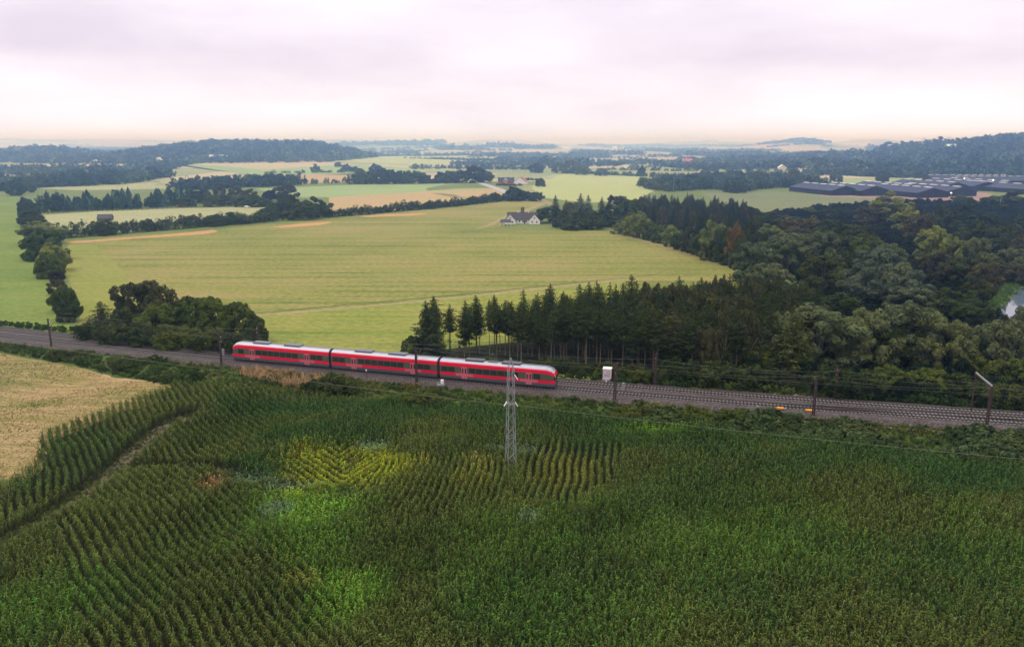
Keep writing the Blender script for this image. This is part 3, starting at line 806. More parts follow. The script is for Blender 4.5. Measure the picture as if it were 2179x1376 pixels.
mb.build('roof', M['white'], hut); MB().box(-1.05, 1.05, -.85, .85, -.4, -.001).build('plinth', M['sleeper'], hut)
l, a = on_trk(1290, FAR + 2.4, BT); o = MB().box(-.12, .12, -.1, .1, -.05, .28).build('track_magnet', M['white'], None, l); tag(o, 'tiny white box on the ballast below the graffiti hut', 'box')

# --------- lattice pylon
tp = G(1087, 1000); TWZ = tp[2]
py_ = empty('lattice_pylon', tuple(tp), R(18)); tag(py_, 'tall grey steel lattice pylon standing in the crop in front of the train', 'pylon')
TH = height_px(tp, 228); TOPZ = TH - 1.9
def tw(z): return 0.70 + (0.40 - 0.70) * min(z / TOPZ, 1)
for sx, sy in ((-1, -1), (1, -1), (1, 1), (-1, 1)):
    MB().bar((sx * tw(0), sy * tw(0), -.5), (sx * tw(TOPZ), sy * tw(TOPZ), TOPZ), .085).bar((sx * tw(TOPZ), sy * tw(TOPZ), TOPZ), (sx * .04, sy * .04, TH), .08).build('leg', M['galv'], py_)
z = 0.1; k = 0; npan = 15; dz = (TOPZ - .1) / npan
while k < npan:
    z0 = .1 + k * dz; z1 = z0 + dz
    for fa in range(4):
        ca, sa = [(1, 0), (0, 1), (-1, 0), (0, -1)][fa]
        def q(u, w, zz): return (ca * w - sa * u * w, sa * w + ca * u * w, zz)
        u0 = -1 if (k + fa) % 2 else 1
        MB().bar(q(u0, tw(z0), z0), q(-u0, tw(z1), z1), .045).build('brace', M['galv'], py_)
        if k % 5 == 0: MB().bar(q(-1, tw(z0), z0), q(1, tw(z0), z0), .06).build('crossbar', M['galv'], py_)
    k += 1
ZA = height_px(tp, 136); ZB = height_px(tp, 189)
cosr, sinr = math.cos(R(-18)), math.sin(R(-18))
def loc_(v): return (v[0] * cosr - v[1] * sinr, v[0] * sinr + v[1] * cosr, v[2])
attach = []
for sx, zz, nm in ((-1, ZA, 0), (1, ZA, 1), (1, ZB, 2)):
    a_ = loc_((sx * .55, -.05, zz)); b_ = loc_((sx * .78, -.1, zz)); 
    MB().bar(loc_((0, 0, zz)), b_, .08).build('bracket', M['galv'], py_)
    e1 = loc_((sx * .62, -.1, zz + .42)); e2 = loc_((sx * 1.05, -.12, zz - .3))
    for oy in (-.09, .09):
        f1 = (e1[0], e1[1] + oy, e1[2]); f2 = (e2[0], e2[1] + oy, e2[2])
        MB().tube([f1, f2], .075, 8).build('insulator', M['insul'], py_)
def wire_line(a, c, sag, n=40):
    mb = MB(); pts = []
    for k in range(n + 1):
        u = k / n; pts.append((a[0] + (c[0] - a[0]) * u, a[1] + (c[1] - a[1]) * u, a[2] + (c[2] - a[2]) * u - sag * 4 * u * (1 - u)))
    mb.tube(pts, .015, 4); return mb
WA = (tp[0] - .9, tp[1] - .1, tp[2] + ZA - .1); WB = (tp[0] + 1.0, tp[1] - .1, tp[2] + ZA - .15)
o = wire_line(WA, (tp[0] - 175, tp[1] + .24 * 175, 20.5), 1.0).build('power_cable', M['cable']); tag(o, 'thin power cable running left from the lattice pylon', 'power cable', 'cables of the lattice pylon')
o = wire_line(WB, (tp[0] + 150, tp[1] - .24 * 150, 9.0), 1.6).build('power_cable', M['cable']); tag(o, 'thin power cable running right from the lattice pylon', 'power cable', 'cables of the lattice pylon')

# ------------------------------------------------------------------ foliage shapes
def rand_dirs(n, up=0.0):
    d = rng.normal(size=(n, 3)); d[:, 2] += up; d /= np.linalg.norm(d, axis=1)[:, None]; return d
def leaf_quads(P, Nrm, L, Wd):
    """one rhombic leaf card per point, facing Nrm"""
    n = len(P)
    r = rng.normal(size=(n, 3)); u = np.cross(Nrm, r); u /= np.linalg.norm(u, axis=1)[:, None] + 1e-9
    w = np.cross(Nrm, u)
    L = np.broadcast_to(L, n)[:, None]; Wd = np.broadcast_to(Wd, n)[:, None]
    V = np.stack([P - u * L, P + w * Wd - u * L * .1, P + u * L, P - w * Wd - u * L * .1], 1).reshape(-1, 3)
    Fq = np.arange(4 * n).reshape(n, 4)
    return V, Fq
def puff_crown(Rw, H, zc, nblob, nleaf, leaf, blob_r=(0.26, 0.42), open_=0.0, droop=0.0, flat=1.0):
    """rounded broadleaf crown: leaf clumps on many lobes; returns V,F,tint"""
    # evenly spaced lobes with gaps between them, fewest underneath
    kk = np.arange(nblob) + .5; zz_ = 1 - 1.62 * kk / nblob; th_ = kk * 2.39996 + rng.uniform(0, 6.28)
    c = np.stack([np.sqrt(1 - np.clip(zz_, -1, 1) ** 2) * np.cos(th_), np.sqrt(1 - np.clip(zz_, -1, 1) ** 2) * np.sin(th_), zz_], 1) + rng.normal(0, .13, (nblob, 3))
    rad = rng.uniform(0.62, 0.84, nblob)[:, None]
    C = c * rad * np.array([Rw, Rw, H * .5]); C[:, 2] += zc
    br = rng.uniform(*blob_r, nblob) * Rw
    # sprouting sub-lobes on every lobe
    ns = 7
    sd = rand_dirs(nblob * ns, 0.35)
    C2 = np.repeat(C, ns, 0) + sd * (np.repeat(br, ns) * .55)[:, None] * np.array([1, 1, flat])
    r2 = np.repeat(br, ns) * rng.uniform(.34, .60, nblob * ns)
    wgt = r2 ** 2; wgt /= wgt.sum()
    k = rng.choice(nblob * ns, nleaf, p=wgt)
    d = rand_dirs(nleaf, 0.30)
    rr = rng.uniform(.62, 1.06, nleaf) ** .7
    P = C2[k] + d * (r2[k] * rr)[:, None]
    if droop: P[:, 2] -= droop * rng.uniform(0, 1, nleaf) ** 2
    nr = d * 1.0 + rng.normal(size=(nleaf, 3)) * .38 + np.array([0, 0, .15]); nr /= np.linalg.norm(nr, axis=1)[:, None]
    sz = leaf * rng.uniform(.6, 1.4, nleaf)
    V, Fq = leaf_quads(P, nr, sz, sz * .55)
    lobe_t = np.repeat(rng.uniform(.15, .75, nblob), ns)[k] * .45
    tint = np.clip(lobe_t + .08 + rng.uniform(0, .40, nleaf), 0, 1)
    return V, Fq, tint
def limbs(mb, H0, Rw, H, zc, r, n=6, seed=0):
    rr = random.Random(seed)
    z1 = zc + H * .15
    mb.tube([(0, 0, -.5), (rr.uniform(-.2, .2), rr.uniform(-.2, .2), H0), (rr.uniform(-.4, .4), rr.uniform(-.4, .4), z1)], r, 7, 0, r * .45)
    for k in range(n):
        a = k * 2.4 + rr.uniform(-.3, .3); z0 = H0 * rr.uniform(.75, 1.2)
        e = (math.cos(a) * Rw * .62, math.sin(a) * Rw * .62, zc + H * rr.uniform(-.05, .28))
        mb.tube([(0, 0, z0), (e[0] * .45, e[1] * .45, z0 + (e[2] - z0) * .55), e], r * .45, 5, 0, r * .1)
    return mb
def tree_proto(kind, Rw, H, trunk_h, leafmat, trunkmat, nblob, nleaf, leaf, seed, **kw):
    zc = trunk_h + (H - trunk_h) * .5
    if nblob < 24: nblob = 26; kw['blob_r'] = (.22, .38)
    nleaf = int(nleaf * 1.15)
    V, Fq, ti = puff_crown(Rw, H - trunk_h, zc, nblob, nleaf, leaf, **kw)
    # keep the crown inside its nominal height
    top_ = np.percentile(V[:, 2], 99.7); bot = np.percentile(V[:, 2], 1.0); low = trunk_h * .5
    V[:, 2] = low + (V[:, 2] - bot) * (H - low) / (top_ - bot)
    V[:, 2] = np.maximum(V[:, 2], 0.05)
    wd = np.percentile(np.hypot(V[:, 0], V[:, 1]), 97); V[:, :2] *= Rw / wd
    cm = mesh_np('crown', V, Fq, leafmat, tint=ti)
    mb = MB(); limbs(mb, trunk_h, Rw, H - trunk_h, zc, max(.12, H * .02), seed=seed)
    return cm, mb.mesh('trunk', trunkmat)
def conifer_proto(H, Rb, bare, nwh, leafmat, trunkmat, seed, sparse=1.0, lean=0.0, top_dense=True):
    """spruce: whorls of drooping, twiggy boughs; bare lower trunk with a few dead snags"""
    rr = np.random.default_rng(seed)
    P = []; N = []; L = []
    for k in range(nwh):
        f = k / (nwh - 1)
        z = H * (bare + (0.985 - bare) * f)
        if bare > .2: rad = Rb * (min(1, (1 - f) * 2.1 + .10)) ** .9 * rr.uniform(.55, 1.2)
        else: rad = Rb * ((1 - f) ** .7 * .95 + .05) * rr.uniform(.70, 1.2)
        if f < .25 and bare > .2: rad *= rr.uniform(.2, 1.0)
        nb = int(rr.integers(5, 9))
        a0 = rr.uniform(0, 6.28)
        for j in range(nb):
            if rr.random() > sparse: continue
            a = a0 + j * 6.283 / nb + rr.uniform(-.3, .3); rl = rad * rr.uniform(.35 if bare > .2 else .6, 1.3)
            ns = max(3, int(rl / .10))
            for q in range(ns):
                u = (q + .6) / ns
                zz = z + rl * (.10 * u - .42 * u * u) + (.25 * rl * u ** 4)
                side = rr.normal(0, .20 * rl * (0.35 + .65 * (1 - abs(2 * u - 1))))
                P.append((math.cos(a) * rl * u - math.sin(a) * side, math.sin(a) * rl * u + math.cos(a) * side, zz - abs(side) * .4 - rr.uniform(0, .16)))
                N.append((math.cos(a) * .35 + rr.normal(0, .45), math.sin(a) * .35 + rr.normal(0, .45), .75)); L.append(rr.uniform(.20, .42) * (.65 + .35 * (1 - f)))
    P = np.array(P); N = np.array(N); N /= np.linalg.norm(N, axis=1)[:, None]; L = np.array(L)
    V, Fq = leaf_quads(P, N, L, L * .42)
    cm = mesh_np('crown', V, Fq, leafmat, tint=np.clip(rr.uniform(0, .8, len(P)) + .2 * (P[:, 2] / H), 0, 1))
    mb = MB(); r = H * .0095
    mb.tube([(0, 0, -.5), (lean * .3, 0, H * .4), (lean * .1, 0, H * .97)], r, 7, 0, r * .2)
    for k in range(10):
        a = rr.uniform(0, 6.28); z = H * rr.uniform(.12, max(bare, .2)); l_ = rr.uniform(.5, 1.3)
        mb.tube([(0, 0, z), (math.cos(a) * l_, math.sin(a) * l_, z - .15)], .03, 4, 0, .012)
    return cm, mb.mesh('trunk', trunkmat)
PROTO = {}
def add_proto(kind, fn, n):
    PROTO[kind] = [fn(s) for s in range(n)]
add_proto('willow', lambda s: tree_proto('willow', 5.2, 12, .8, LEAF['willow'], M['trunk'], 26, 17000, .21, s, blob_r=(.22, .34)), 3)
add_proto('willow_grey', lambda s: tree_proto('willow', 5.2, 12, .8, LEAF['willow_grey'], M['trunk'], 26, 16000, .21, s + 5, blob_r=(.22, .34)), 2)
add_proto('oak', lambda s: tree_proto('oak', 5.0, 12, 1.0, LEAF['oak'], M['trunk'], 26, 13000, .24, s + 9, blob_r=(.22, .36)), 2)
add_proto('brown', lambda s: tree_proto('brown', 4.6, 12, 1.0, LEAF['brown'], M['trunk'], 18, 9000, .25, s + 12), 2)
add_proto('green', lambda s: tree_proto('green', 4.4, 10, .6, LEAF['green'], M['trunk'], 18, 10000, .24, s + 15), 3)
add_proto('light', lambda s: tree_proto('light', 3.8, 12, .8, LEAF['light'], M['trunk'], 18, 9000, .24, s + 18), 2)
add_proto('dark', lambda s: tree_proto('dark', 4.6, 10, .5, LEAF['dark'], M['trunk'], 18, 9000, .26, s + 21), 2)
add_proto('birch', lambda s: tree_proto('birch', 2.6, 12, 2.2, LEAF['birch'], M['paletrunk'], 16, 5000, .20, s + 24, blob_r=(.25, .4), droop=1.2), 2)
add_proto('poplar', lambda s: tree_proto('poplar', 3.4, 14, 1.0, LEAF['light'], M['trunk'], 22, 11000, .24, s + 27, blob_r=(.25, .45)), 2)
add_proto('purple', lambda s: tree_proto('purple', 4.0, 10, 1.5, LEAF['purple'], M['trunk'], 16, 6000, .25, s + 30), 1)
add_proto('autumn', lambda s: tree_proto('autumn', 3.4, 10, 1.5, LEAF['autumn'], M['trunk'], 14, 3500, .25, s + 33), 1)
add_proto('shrub', lambda s: tree_proto('shrub', 3.2, 4.5, 0.3, LEAF['shrub'], M['trunk'], 14, 5500, .18, s + 36), 3)
add_proto('darkshrub', lambda s: tree_proto('shrub', 3.2, 4.5, 0.3, LEAF['dark'], M['trunk'], 14, 5000, .19, s + 40), 2)
add_proto('spruce', lambda s: conifer_proto(15, 2.5, (.40, .48, .30, .44, .36, .5)[s], (24, 22, 27, 20, 25, 21)[s], LEAF['spruce'], M['pinetrunk'], s + 1, .82), 6)
add_proto('fullspruce', lambda s: conifer_proto(13, 2.9, .06, 34, LEAF['bluespruce'], M['pinetrunk'], s + 11), 2)
add_proto('larch', lambda s: conifer_proto(14, 4.0, .06, 36, LEAF['larch'], M['trunk'], s + 21, .95), 1)
add_proto('pine', lambda s: conifer_proto(12, 3.2, .12, 26, LEAF['pine'], M['pinetrunk'], s + 31, .85), 2)
SIZE = {'willow': (5.2, 12), 'willow_grey': (5.2, 12), 'oak': (5.0, 12), 'brown': (4.6, 12), 'green': (4.4, 10), 'light': (3.8, 12), 'dark': (4.6, 10), 'birch': (2.6, 12),
        'poplar': (3.4, 14), 'purple': (4.0, 10), 'autumn': (3.4, 10), 'shrub': (3.2, 4.5), 'darkshrub': (3.2, 4.5), 'spruce': (2.7, 15), 'fullspruce': (2.9, 13), 'larch': (4.0, 14), 'pine': (3.2, 12)}
NAMES = {'willow': 'willow_tree', 'willow_grey': 'willow_tree', 'oak': 'oak_tree', 'brown': 'broadleaf_tree', 'green': 'broadleaf_tree', 'light': 'broadleaf_tree', 'dark': 'broadleaf_tree', 'birch': 'birch_tree', 'poplar': 'poplar_tree',
         'purple': 'broadleaf_tree', 'autumn': 'broadleaf_tree', 'shrub': 'shrub', 'darkshrub': 'shrub', 'spruce': 'spruce_tree', 'fullspruce': 'spruce_tree', 'larch': 'larch_tree', 'pine': 'pine_tree'}
def plant(kind, p, h, w, label, group=None, rz=None, name=None):
    """one tree: crown and trunk under an empty at its foot; w is the crown width"""
    cm, tm = random.choice(PROTO[kind]); rw, hh = SIZE[kind]
    s = (w / (2 * rw), w / (2 * rw), h / hh)
    o = empty(name or NAMES[kind], tuple(p), random.uniform(0, 6.28) if rz is None else rz, s)
    tag(o, label, 'shrub' if NAMES[kind] == 'shrub' else 'tree', group)
    c = link(bpy.data.objects.new('crown', cm), o); tr = link(bpy.data.objects.new('trunk', tm), o)
    return o
def plant_px(kind, px, ty, wpx, h, label, group=None):
    p = top(px, ty, h); return plant(kind, p, h, wpx / scale_at(p), label, group)
def far_label(k, px, ty): return None

# ------------------------------------------------------------------ geometry-node scatter
def scatter_obj(name, pts, rot, scl, colr, protos, label=None, kind='stuff', tilt=None, lift=None):
    """one object whose points carry plants; protos: list of meshes, drawn by 'pick'"""
    me = bpy.data.meshes.new(name); n = len(pts)
    me.vertices.add(n); me.vertices.foreach_set('co', np.asarray(pts, np.float32).ravel())
    pick = rng.integers(0, len(protos), n)
    for nm, ty, arr in (('rot', 'FLOAT_VECTOR', rot), ('scl', 'FLOAT_VECTOR', scl), ('pick', 'INT', pick)):
        a = me.attributes.new(nm, ty, 'POINT'); a.data.foreach_set('vector' if ty == 'FLOAT_VECTOR' else 'value', np.asarray(arr, np.int32 if ty == 'INT' else np.float32).ravel())
    a = me.attributes.new('colr', 'FLOAT_COLOR', 'POINT'); c4 = np.ones((n, 4), np.float32); c4[:, :3] = colr; a.data.foreach_set('color', c4.ravel())
    o = link(bpy.data.objects.new(name, me))
    ng = bpy.data.node_groups.new(name + '_scatter', 'GeometryNodeTree')
    ng.interface.new_socket('Geometry', in_out='INPUT', socket_type='NodeSocketGeometry')
    ng.interface.new_socket('Geometry', in_out='OUTPUT', socket_type='NodeSocketGeometry')
    gi = ng.nodes.new('NodeGroupInput'); go = ng.nodes.new('NodeGroupOutput')
    iop = ng.nodes.new('GeometryNodeInstanceOnPoints'); iop.inputs['Pick Instance'].default_value = True
    g2i = ng.nodes.new('GeometryNodeGeometryToInstance')
    for pm in reversed(protos):
        po = bpy.data.objects.new('plant_shape', pm)       # not linked: only a source of geometry
        oi = ng.nodes.new('GeometryNodeObjectInfo'); oi.inputs['Object'].default_value = po
        ng.links.new(oi.outputs['Geometry'], g2i.inputs[0])
    def attr(nm, dt):
        q = ng.nodes.new('GeometryNodeInputNamedAttribute'); q.data_type = dt; q.inputs['Name'].default_value = nm; return q.outputs['Attribute']
    ng.links.new(gi.outputs[0], iop.inputs['Points']); ng.links.new(g2i.outputs[0], iop.inputs['Instance'])
    ng.links.new(attr('pick', 'INT'), iop.inputs['Instance Index'])
    e2r = ng.nodes.new('FunctionNodeEulerToRotation'); ng.links.new(attr('rot', 'FLOAT_VECTOR'), e2r.inputs[0])
    ng.links.new(e2r.outputs[0], iop.inputs['Rotation']); ng.links.new(attr('scl', 'FLOAT_VECTOR'), iop.inputs['Scale'])
    ng.links.new(iop.outputs[0], go.inputs[0])
    md = o.modifiers.new('scatter', 'NODES'); md.node_group = ng
    tag(o, label=label, kind=kind)
    return o
def zrot(n): r = np.zeros((n, 3)); r[:, 2] = rng.uniform(0, 6.283, n); return r

# crop plants -------------------------------------------------------
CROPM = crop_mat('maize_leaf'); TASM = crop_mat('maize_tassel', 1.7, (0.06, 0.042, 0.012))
def corn_mesh(seed, H=2.25, nl=10):
    rr = np.random.default_rng(seed); V = []; Fq = []; ti = []; mi = []
    def quad(a, b_, c, d, t_, m_=0):
        i = len(V); V.extend([a, b_, c, d]); Fq.append((i, i + 1, i + 2, i + 3)); ti.append(t_); mi.append(m_)
    for k in range(2):   # stalk as crossed strips
        u = np.array([math.cos(k * 1.57), math.sin(k * 1.57), 0]) * .022
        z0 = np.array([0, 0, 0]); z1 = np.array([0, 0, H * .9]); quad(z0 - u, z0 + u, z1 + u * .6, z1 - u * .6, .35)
    a0 = rr.uniform(0, 6.28)
    for k in range(nl):
        f = k / (nl - 1); z = H * (.24 + .64 * f); a = a0 + k * 3.14159 + rr.normal(0, .45); L = H * rr.uniform(.25, .36) * (1 - .35 * f)
        d = np.array([math.cos(a), math.sin(a), 0]); s = np.array([-math.sin(a), math.cos(a), 0]); w = rr.uniform(.045, .065)
        pts = [(0, 0, .02), (.32, .26, w), (.68, .27 - .12 * (1 - f), w * .95), (1.0, -.05 + .14 * f + rr.normal(0, .05), .012)]
        tw_ = rr.normal(0, .25)
        for q in range(3):
            (u0, h0, w0), (u1, h1, w1) = pts[q], pts[q + 1]
            p0 = d * L * u0 + np.array([0, 0, z + L * h0 * 1.5]); p1 = d * L * u1 + np.array([0, 0, z + L * h1 * 1.5])
            sv0 = s * w0 + np.array([0, 0, tw_ * w0]); sv1 = s * w1 + np.array([0, 0, tw_ * w1])
            quad(p0 - sv0, p0 + sv0, p1 + sv1, p1 - sv1, np.clip(.15 + .55 * f + .2 * rr.random(), 0, 1))  # lower leaves darker: duller growth, plus shade put into the colour
    for k in range(6):   # tassel
        a = rr.uniform(0, 6.28); sp = rr.uniform(.04, .13); s = np.array([-math.sin(a), math.cos(a), 0]) * .016
        p0 = np.array([0, 0, H * .88]); p1 = np.array([math.cos(a) * sp, math.sin(a) * sp, H * rr.uniform(.97, 1.06)])
        quad(p0 - s, p0 + s, p1 + s * .7, p1 - s * .7, rr.uniform(.5, 1), 1)
    return mesh_np('plant_shape', np.array(V), np.array(Fq), [CROPM, TASM], mi=mi, tint=ti)
def weed_mesh(seed, n=80, R0=.5, H=1.0, leaf=.09):
    rr = np.random.default_rng(seed)
    P = rr.normal(size=(n, 3)) * np.array([R0 * .5, R0 * .5, .3]); P[:, 2] = H * rr.uniform(.05, 1.0, n) * (1 - .5 * (np.hypot(P[:, 0], P[:, 1]) / R0).clip(0, 1))
    N = rr.normal(size=(n, 3)) * .5 + np.array([0, 0, .6]); N /= np.linalg.norm(N, axis=1)[:, None]
    V, Fq = leaf_quads(P, N, leaf * rr.uniform(.6, 1.6, n), leaf * .5)
    return mesh_np('plant_shape', V, Fq, CROPM, tint=np.clip(P[:, 2] / H * .7 + rr.uniform(0, .4, n), 0, 1))
def clump_mesh(seed, n=420, leaf=.16):
    """round bushy clump about 1 m in radius"""
    V, Fq, ti = puff_crown(1.0, 1.7, .8, 7, n, leaf, blob_r=(.35, .5))
    return mesh_np('plant_shape', V, Fq, CROPM, tint=ti)
def grass_mesh(seed, n=22, H=.9, Rg=.3):
    rr = np.random.default_rng(seed); V = []; Fq = []; ti = []
    for k in range(n):
        a = rr.uniform(0, 6.28); r0 = Rg * math.sqrt(rr.random()); p = np.array([math.cos(a) * r0, math.sin(a) * r0, 0]); b_ = rr.uniform(0, 6.28)
        d = np.array([math.cos(b_), math.sin(b_), 0]); s = np.array([-d[1], d[0], 0]) * .02; h = H * rr.uniform(.5, 1.1)
        q = p + np.array([0, 0, h * .6]) + d * .07; e_ = p + np.array([0, 0, h]) + d * .25 * h
        i = len(V); V += [p - s, p + s, q + s, q - s, e_ + s * .3, e_ - s * .3]; Fq += [(i, i + 1, i + 2, i + 3), (i + 3, i + 2, i + 4, i + 5)]; ti += [.3, rr.uniform(.5, 1)]
    return mesh_np('plant_shape', np.array(V), np.array(Fq), CROPM, tint=ti)

# --- the maize field in the foreground
def W(px, py): return tuple(G(px, py)[:2])
corn_poly = [W(*q) for q in CORN_OUT if q[1] < 1400] + [(58, 28), (-62, 28)]
corn_poly = [W(-330, 1250), W(-90, 1090), W(0, 1046), W(78, 1000), W(92, 938), W(240, 876), W(370, 830), W(480, 828), W(560, 838), W(640, 846), W(800, 860), W(1050, 874), W(1250, 888), W(1450, 918), W(1650, 938), W(1900, 968), W(2179, 990), W(2400, 1012), (78, 52), (-72, 52)]
pathw = np.array([W(*q) for q in interp_pts(PATH, 60)])
track2 = np.array([W(*q) for q in interp_pts([(262, 1006), (330, 1003), (440, 1001), (500, 1010)], 20)])
zones = [  # polygon in the picture, two points along a row, spacing, jitter
    ([(85, 1010), (60, 1060), (0, 1100), (0, 1130), (220, 1010), (330, 900), (400, 880), (620, 860), (560, 838), (370, 832), (240, 878), (95, 940)], (150, 1030), (118, 930), 1.2),
    ([(270, 985), (340, 925), (470, 885), (580, 900), (560, 960), (480, 1005), (270, 1000)], (420, 990), (330, 905), 1.2),
    ([(120, 1115), (250, 1020), (420, 1010), (500, 1060), (600, 1150), (680, 1250), (760, 1376), (840, 1480), (200, 1480), (150, 1250)], (528, 1363), (321, 1120), 1.2),
    ([(600, 1010), (720, 955), (740, 1060), (640, 1060)], (700, 1055), (610, 1005), 1.2),
    ([(720, 955), (830, 985), (780, 1030), (740, 1060)], (745, 1050), (830, 985), 1.2),
    ([(1110, 985), (1180, 950), (1330, 965), (1300, 1040), (1200, 1085), (1110, 1080)], (1150, 1080), (1190, 955), 1.2),
    ([(400, 880), (560, 850), (640, 870), (600, 905), (480, 890)], (560, 900), (480, 850), 1.2),
    ([(780, 1000), (1080, 1000), (1080, 1090), (850, 1110), (760, 1080)], (900, 1090), (940, 1000), 1.0),
]
zw = []
for poly, a, c, sp in zones:
    A = np.array(W(*a)); Cc = np.array(W(*c)); th = math.atan2(Cc[1] - A[1], Cc[0] - A[0]); zw.append(([W(*q) for q in poly], th, sp))
def near_poly(P, line, r):
    P = np.asarray(P); out = np.full(len(P), 1e9)
    for q in line: out = np.minimum(out, np.hypot(P[:, 0] - q[0], P[:, 1] - q[1]))
    return out < r
pts_all = []; zone_mask_pts = []
def rowgrid(poly, th, sp, dp, jr, jp, wob=.35):
    P = np.array(poly); c, s = math.cos(-th), math.sin(-th)
    Q = np.stack([P[:, 0] * c - P[:, 1] * s, P[:, 0] * s + P[:, 1] * c], 1)
    u = np.arange(Q[:, 0].min(), Q[:, 0].max(), dp); v = np.arange(Q[:, 1].min(), Q[:, 1].max(), sp)
    U, Vv = np.meshgrid(u, v); U = U + rng.uniform(-jp, jp, U.shape); Vv = Vv + rng.normal(0, jr, Vv.shape) + wob * np.sin(U * .22) + .3 * wob * np.sin(U * .6 + 1)
    X = U.ravel() * math.cos(th) - Vv.ravel() * math.sin(th); Y = U.ravel() * math.sin(th) + Vv.ravel() * math.cos(th)
    k = pip(poly, X, Y); return np.stack([X[k], Y[k]], 1)
taken = []
for poly, th, sp in zw:
    q = rowgrid(poly, th, sp, .20, .04, .05)
    for pp in taken:
        q = q[~pip(pp, q[:, 0], q[:, 1])]
    taken.append(poly); q = q[pip(corn_poly, q[:, 0], q[:, 1])]; pts_all.append(q)
q = rowgrid(corn_poly, R(-12), .78, .31, .18, .15, .5)
for pp in taken: q = q[~pip(pp, q[:, 0], q[:, 1])]
pts_all.append(q)
C = np.concatenate(pts_all)
C = C[~near_poly(C, pathw[:22], 1.95)]; C = C[~near_poly(C, pathw[22:], 2.0)]; C = C[~near_poly(C, track2, 1.3)]
def blob(x, y, px, py, rx, ry, soft=.45):
    """0..1 patch membership; radii in picture pixels turned into metres on the ground"""
    c0 = np.array(W(px, py)); ex = np.array(W(px + rx, py)); ey = np.array(W(px, py - ry))
    a = np.linalg.norm(ex - c0); b_ = np.linalg.norm(ey - c0)
    nz = vnoise(x, y, .28, int(px)) * .30 + vnoise(x, y, .8, int(py)) * .22
    d = np.sqrt(((x - c0[0]) / a) ** 2 + ((y - c0[1]) / b_) ** 2) + nz
    return 1 - sstep(1 - soft, 1 + soft, d)
def vnoise(x, y, s, seed):
    r = np.random.default_rng(seed); ph = r.uniform(0, 6.28, 8); an = r.uniform(0, 6.28, 8); fr = r.uniform(.6, 1.7, 8)
    return sum(np.sin((x * math.cos(a) + y * math.sin(a)) * f * s + p) for a, f, p in zip(an, fr, ph)) / 4
x, y = C[:, 0], C[:, 1]
olive = np.array([.078, .102, .025]); deep = np.array([.034, .080, .020]); dgreen = np.array([.050, .080, .018]); lush = np.array([.085, .175, .022])
yellow = np.array([.25, .28, .02]); silver = np.array([.12, .185, .095]); straw = np.array([.34, .20, .075]); rust = np.array([.26, .13, .04])
def LERP(c, w_, col_): return c * (1 - w_[:, None]) + np.asarray(col_) * w_[:, None]
col_ = np.tile(olive, (len(C), 1))
n1_ = vnoise(x, y, .16, 1); col_ = LERP(col_, sstep(-.1, .8, n1_) * .8, dgreen)
n2_ = vnoise(x, y, .10, 5); col_ = LERP(col_, sstep(.35, .9, n2_) * .5, deep)
def addb(lst, c_, wt=1.0):
    global col_
    for q in lst:
        m_ = blob(x, y, *q) * wt; hit = rng.random(len(m_)) < m_ * .8
        col_ = LERP(col_, np.clip(m_ * .45 + hit * .45, 0, 1) * (m_ > .02), c_)
addb([(1500, 940, 330, 26), (1900, 985, 300, 30), (1250, 915, 200, 24), (900, 885, 260, 22), (640, 880, 120, 18), (2050, 1030, 200, 30), (560, 1000, 90, 22), (700, 930, 140, 24)], deep, .95)
addb([(1700, 1200, 300, 60), (2100, 1250, 160, 70), (1100, 1300, 150, 60), (90, 1310, 190, 70), (1550, 1290, 120, 50)], deep, .6)
addb([(650, 1110, 120, 60), (620, 1070, 90, 40), (720, 1280, 90, 70), (690, 1190, 70, 50), (1400, 925, 120, 12)], lush, .6)
addb([(1090, 1150, 130, 50), (1230, 1085, 80, 16), (1030, 1250, 90, 70), (130, 1290, 130, 60), (60, 1340, 120, 60), (1640, 1150, 220, 60), (1240, 1330, 200, 80), (2100, 1180, 100, 90), (1500, 1180, 200, 60)], lush, .28)
addb([(650, 1105, 60, 28), (740, 1285, 50, 40), (620, 1060, 40, 18), (1400, 922, 60, 8), (720, 1090, 60, 14)], (0.14, .27, .03), .7)
addb([(725, 1005, 115, 46), (860, 998, 55, 10)], yellow, .6)
addb([(1210, 1020, 80, 45), (1010, 1040, 50, 30)], (.17, .17, .025), .5)
addb([(725, 1000, 90, 38)], yellow, .6)
addb([(540, 1030, 45, 12), (650, 1042, 50, 10), (800, 955, 30, 8), (600, 1048, 40, 10), (1120, 1118, 30, 14), (590, 1100, 30, 14), (1080, 965, 80, 10)], silver, .8)
addb([(450, 1038, 34, 15)], straw, .95)
addb([(640, 1255, 40, 18), (1010, 1000, 30, 16), (905, 995, 20, 10)], (0.20, .20, .04), .6)
hgt = 1 + .10 * vnoise(x, y, .3, 9) + rng.normal(0, .07, len(C))
hgt *= 1 + .12 * np.clip(vnoise(x, y, .55, 77), -1, 1)
short = np.maximum.reduce([blob(x, y, 730, 1005, 115, 48), blob(x, y, 540, 1030, 45, 12), blob(x, y, 650, 1042, 50, 10), blob(x, y, 800, 955, 30, 8), blob(x, y, 1080, 965, 80, 10) * .7, blob(x, y, 600, 1070, 90, 30) * .5])
hgt = hgt * (1 - .50 * short)
dead = blob(x, y, 450, 1038, 34, 15); bare = blob(x, y, 745, 990, 45, 20)
hgt *= (1 - .35 * dead)
keep = rng.random(len(C)) > (.55 * dead + .45 * bare + .04)
gaps = vnoise(x, y, .45, 21); keep &= ~((gaps > 1.45) & (rng.random(len(C)) < .6))
C = C[keep]; col_ = col_[keep]; hgt = hgt[keep]; x, y = C[:, 0], C[:, 1]
col_ = col_ * .92 * rng.uniform(.5, 1.5, (len(C), 1)) * (1 + rng.normal(0, .08, (len(C), 3)))
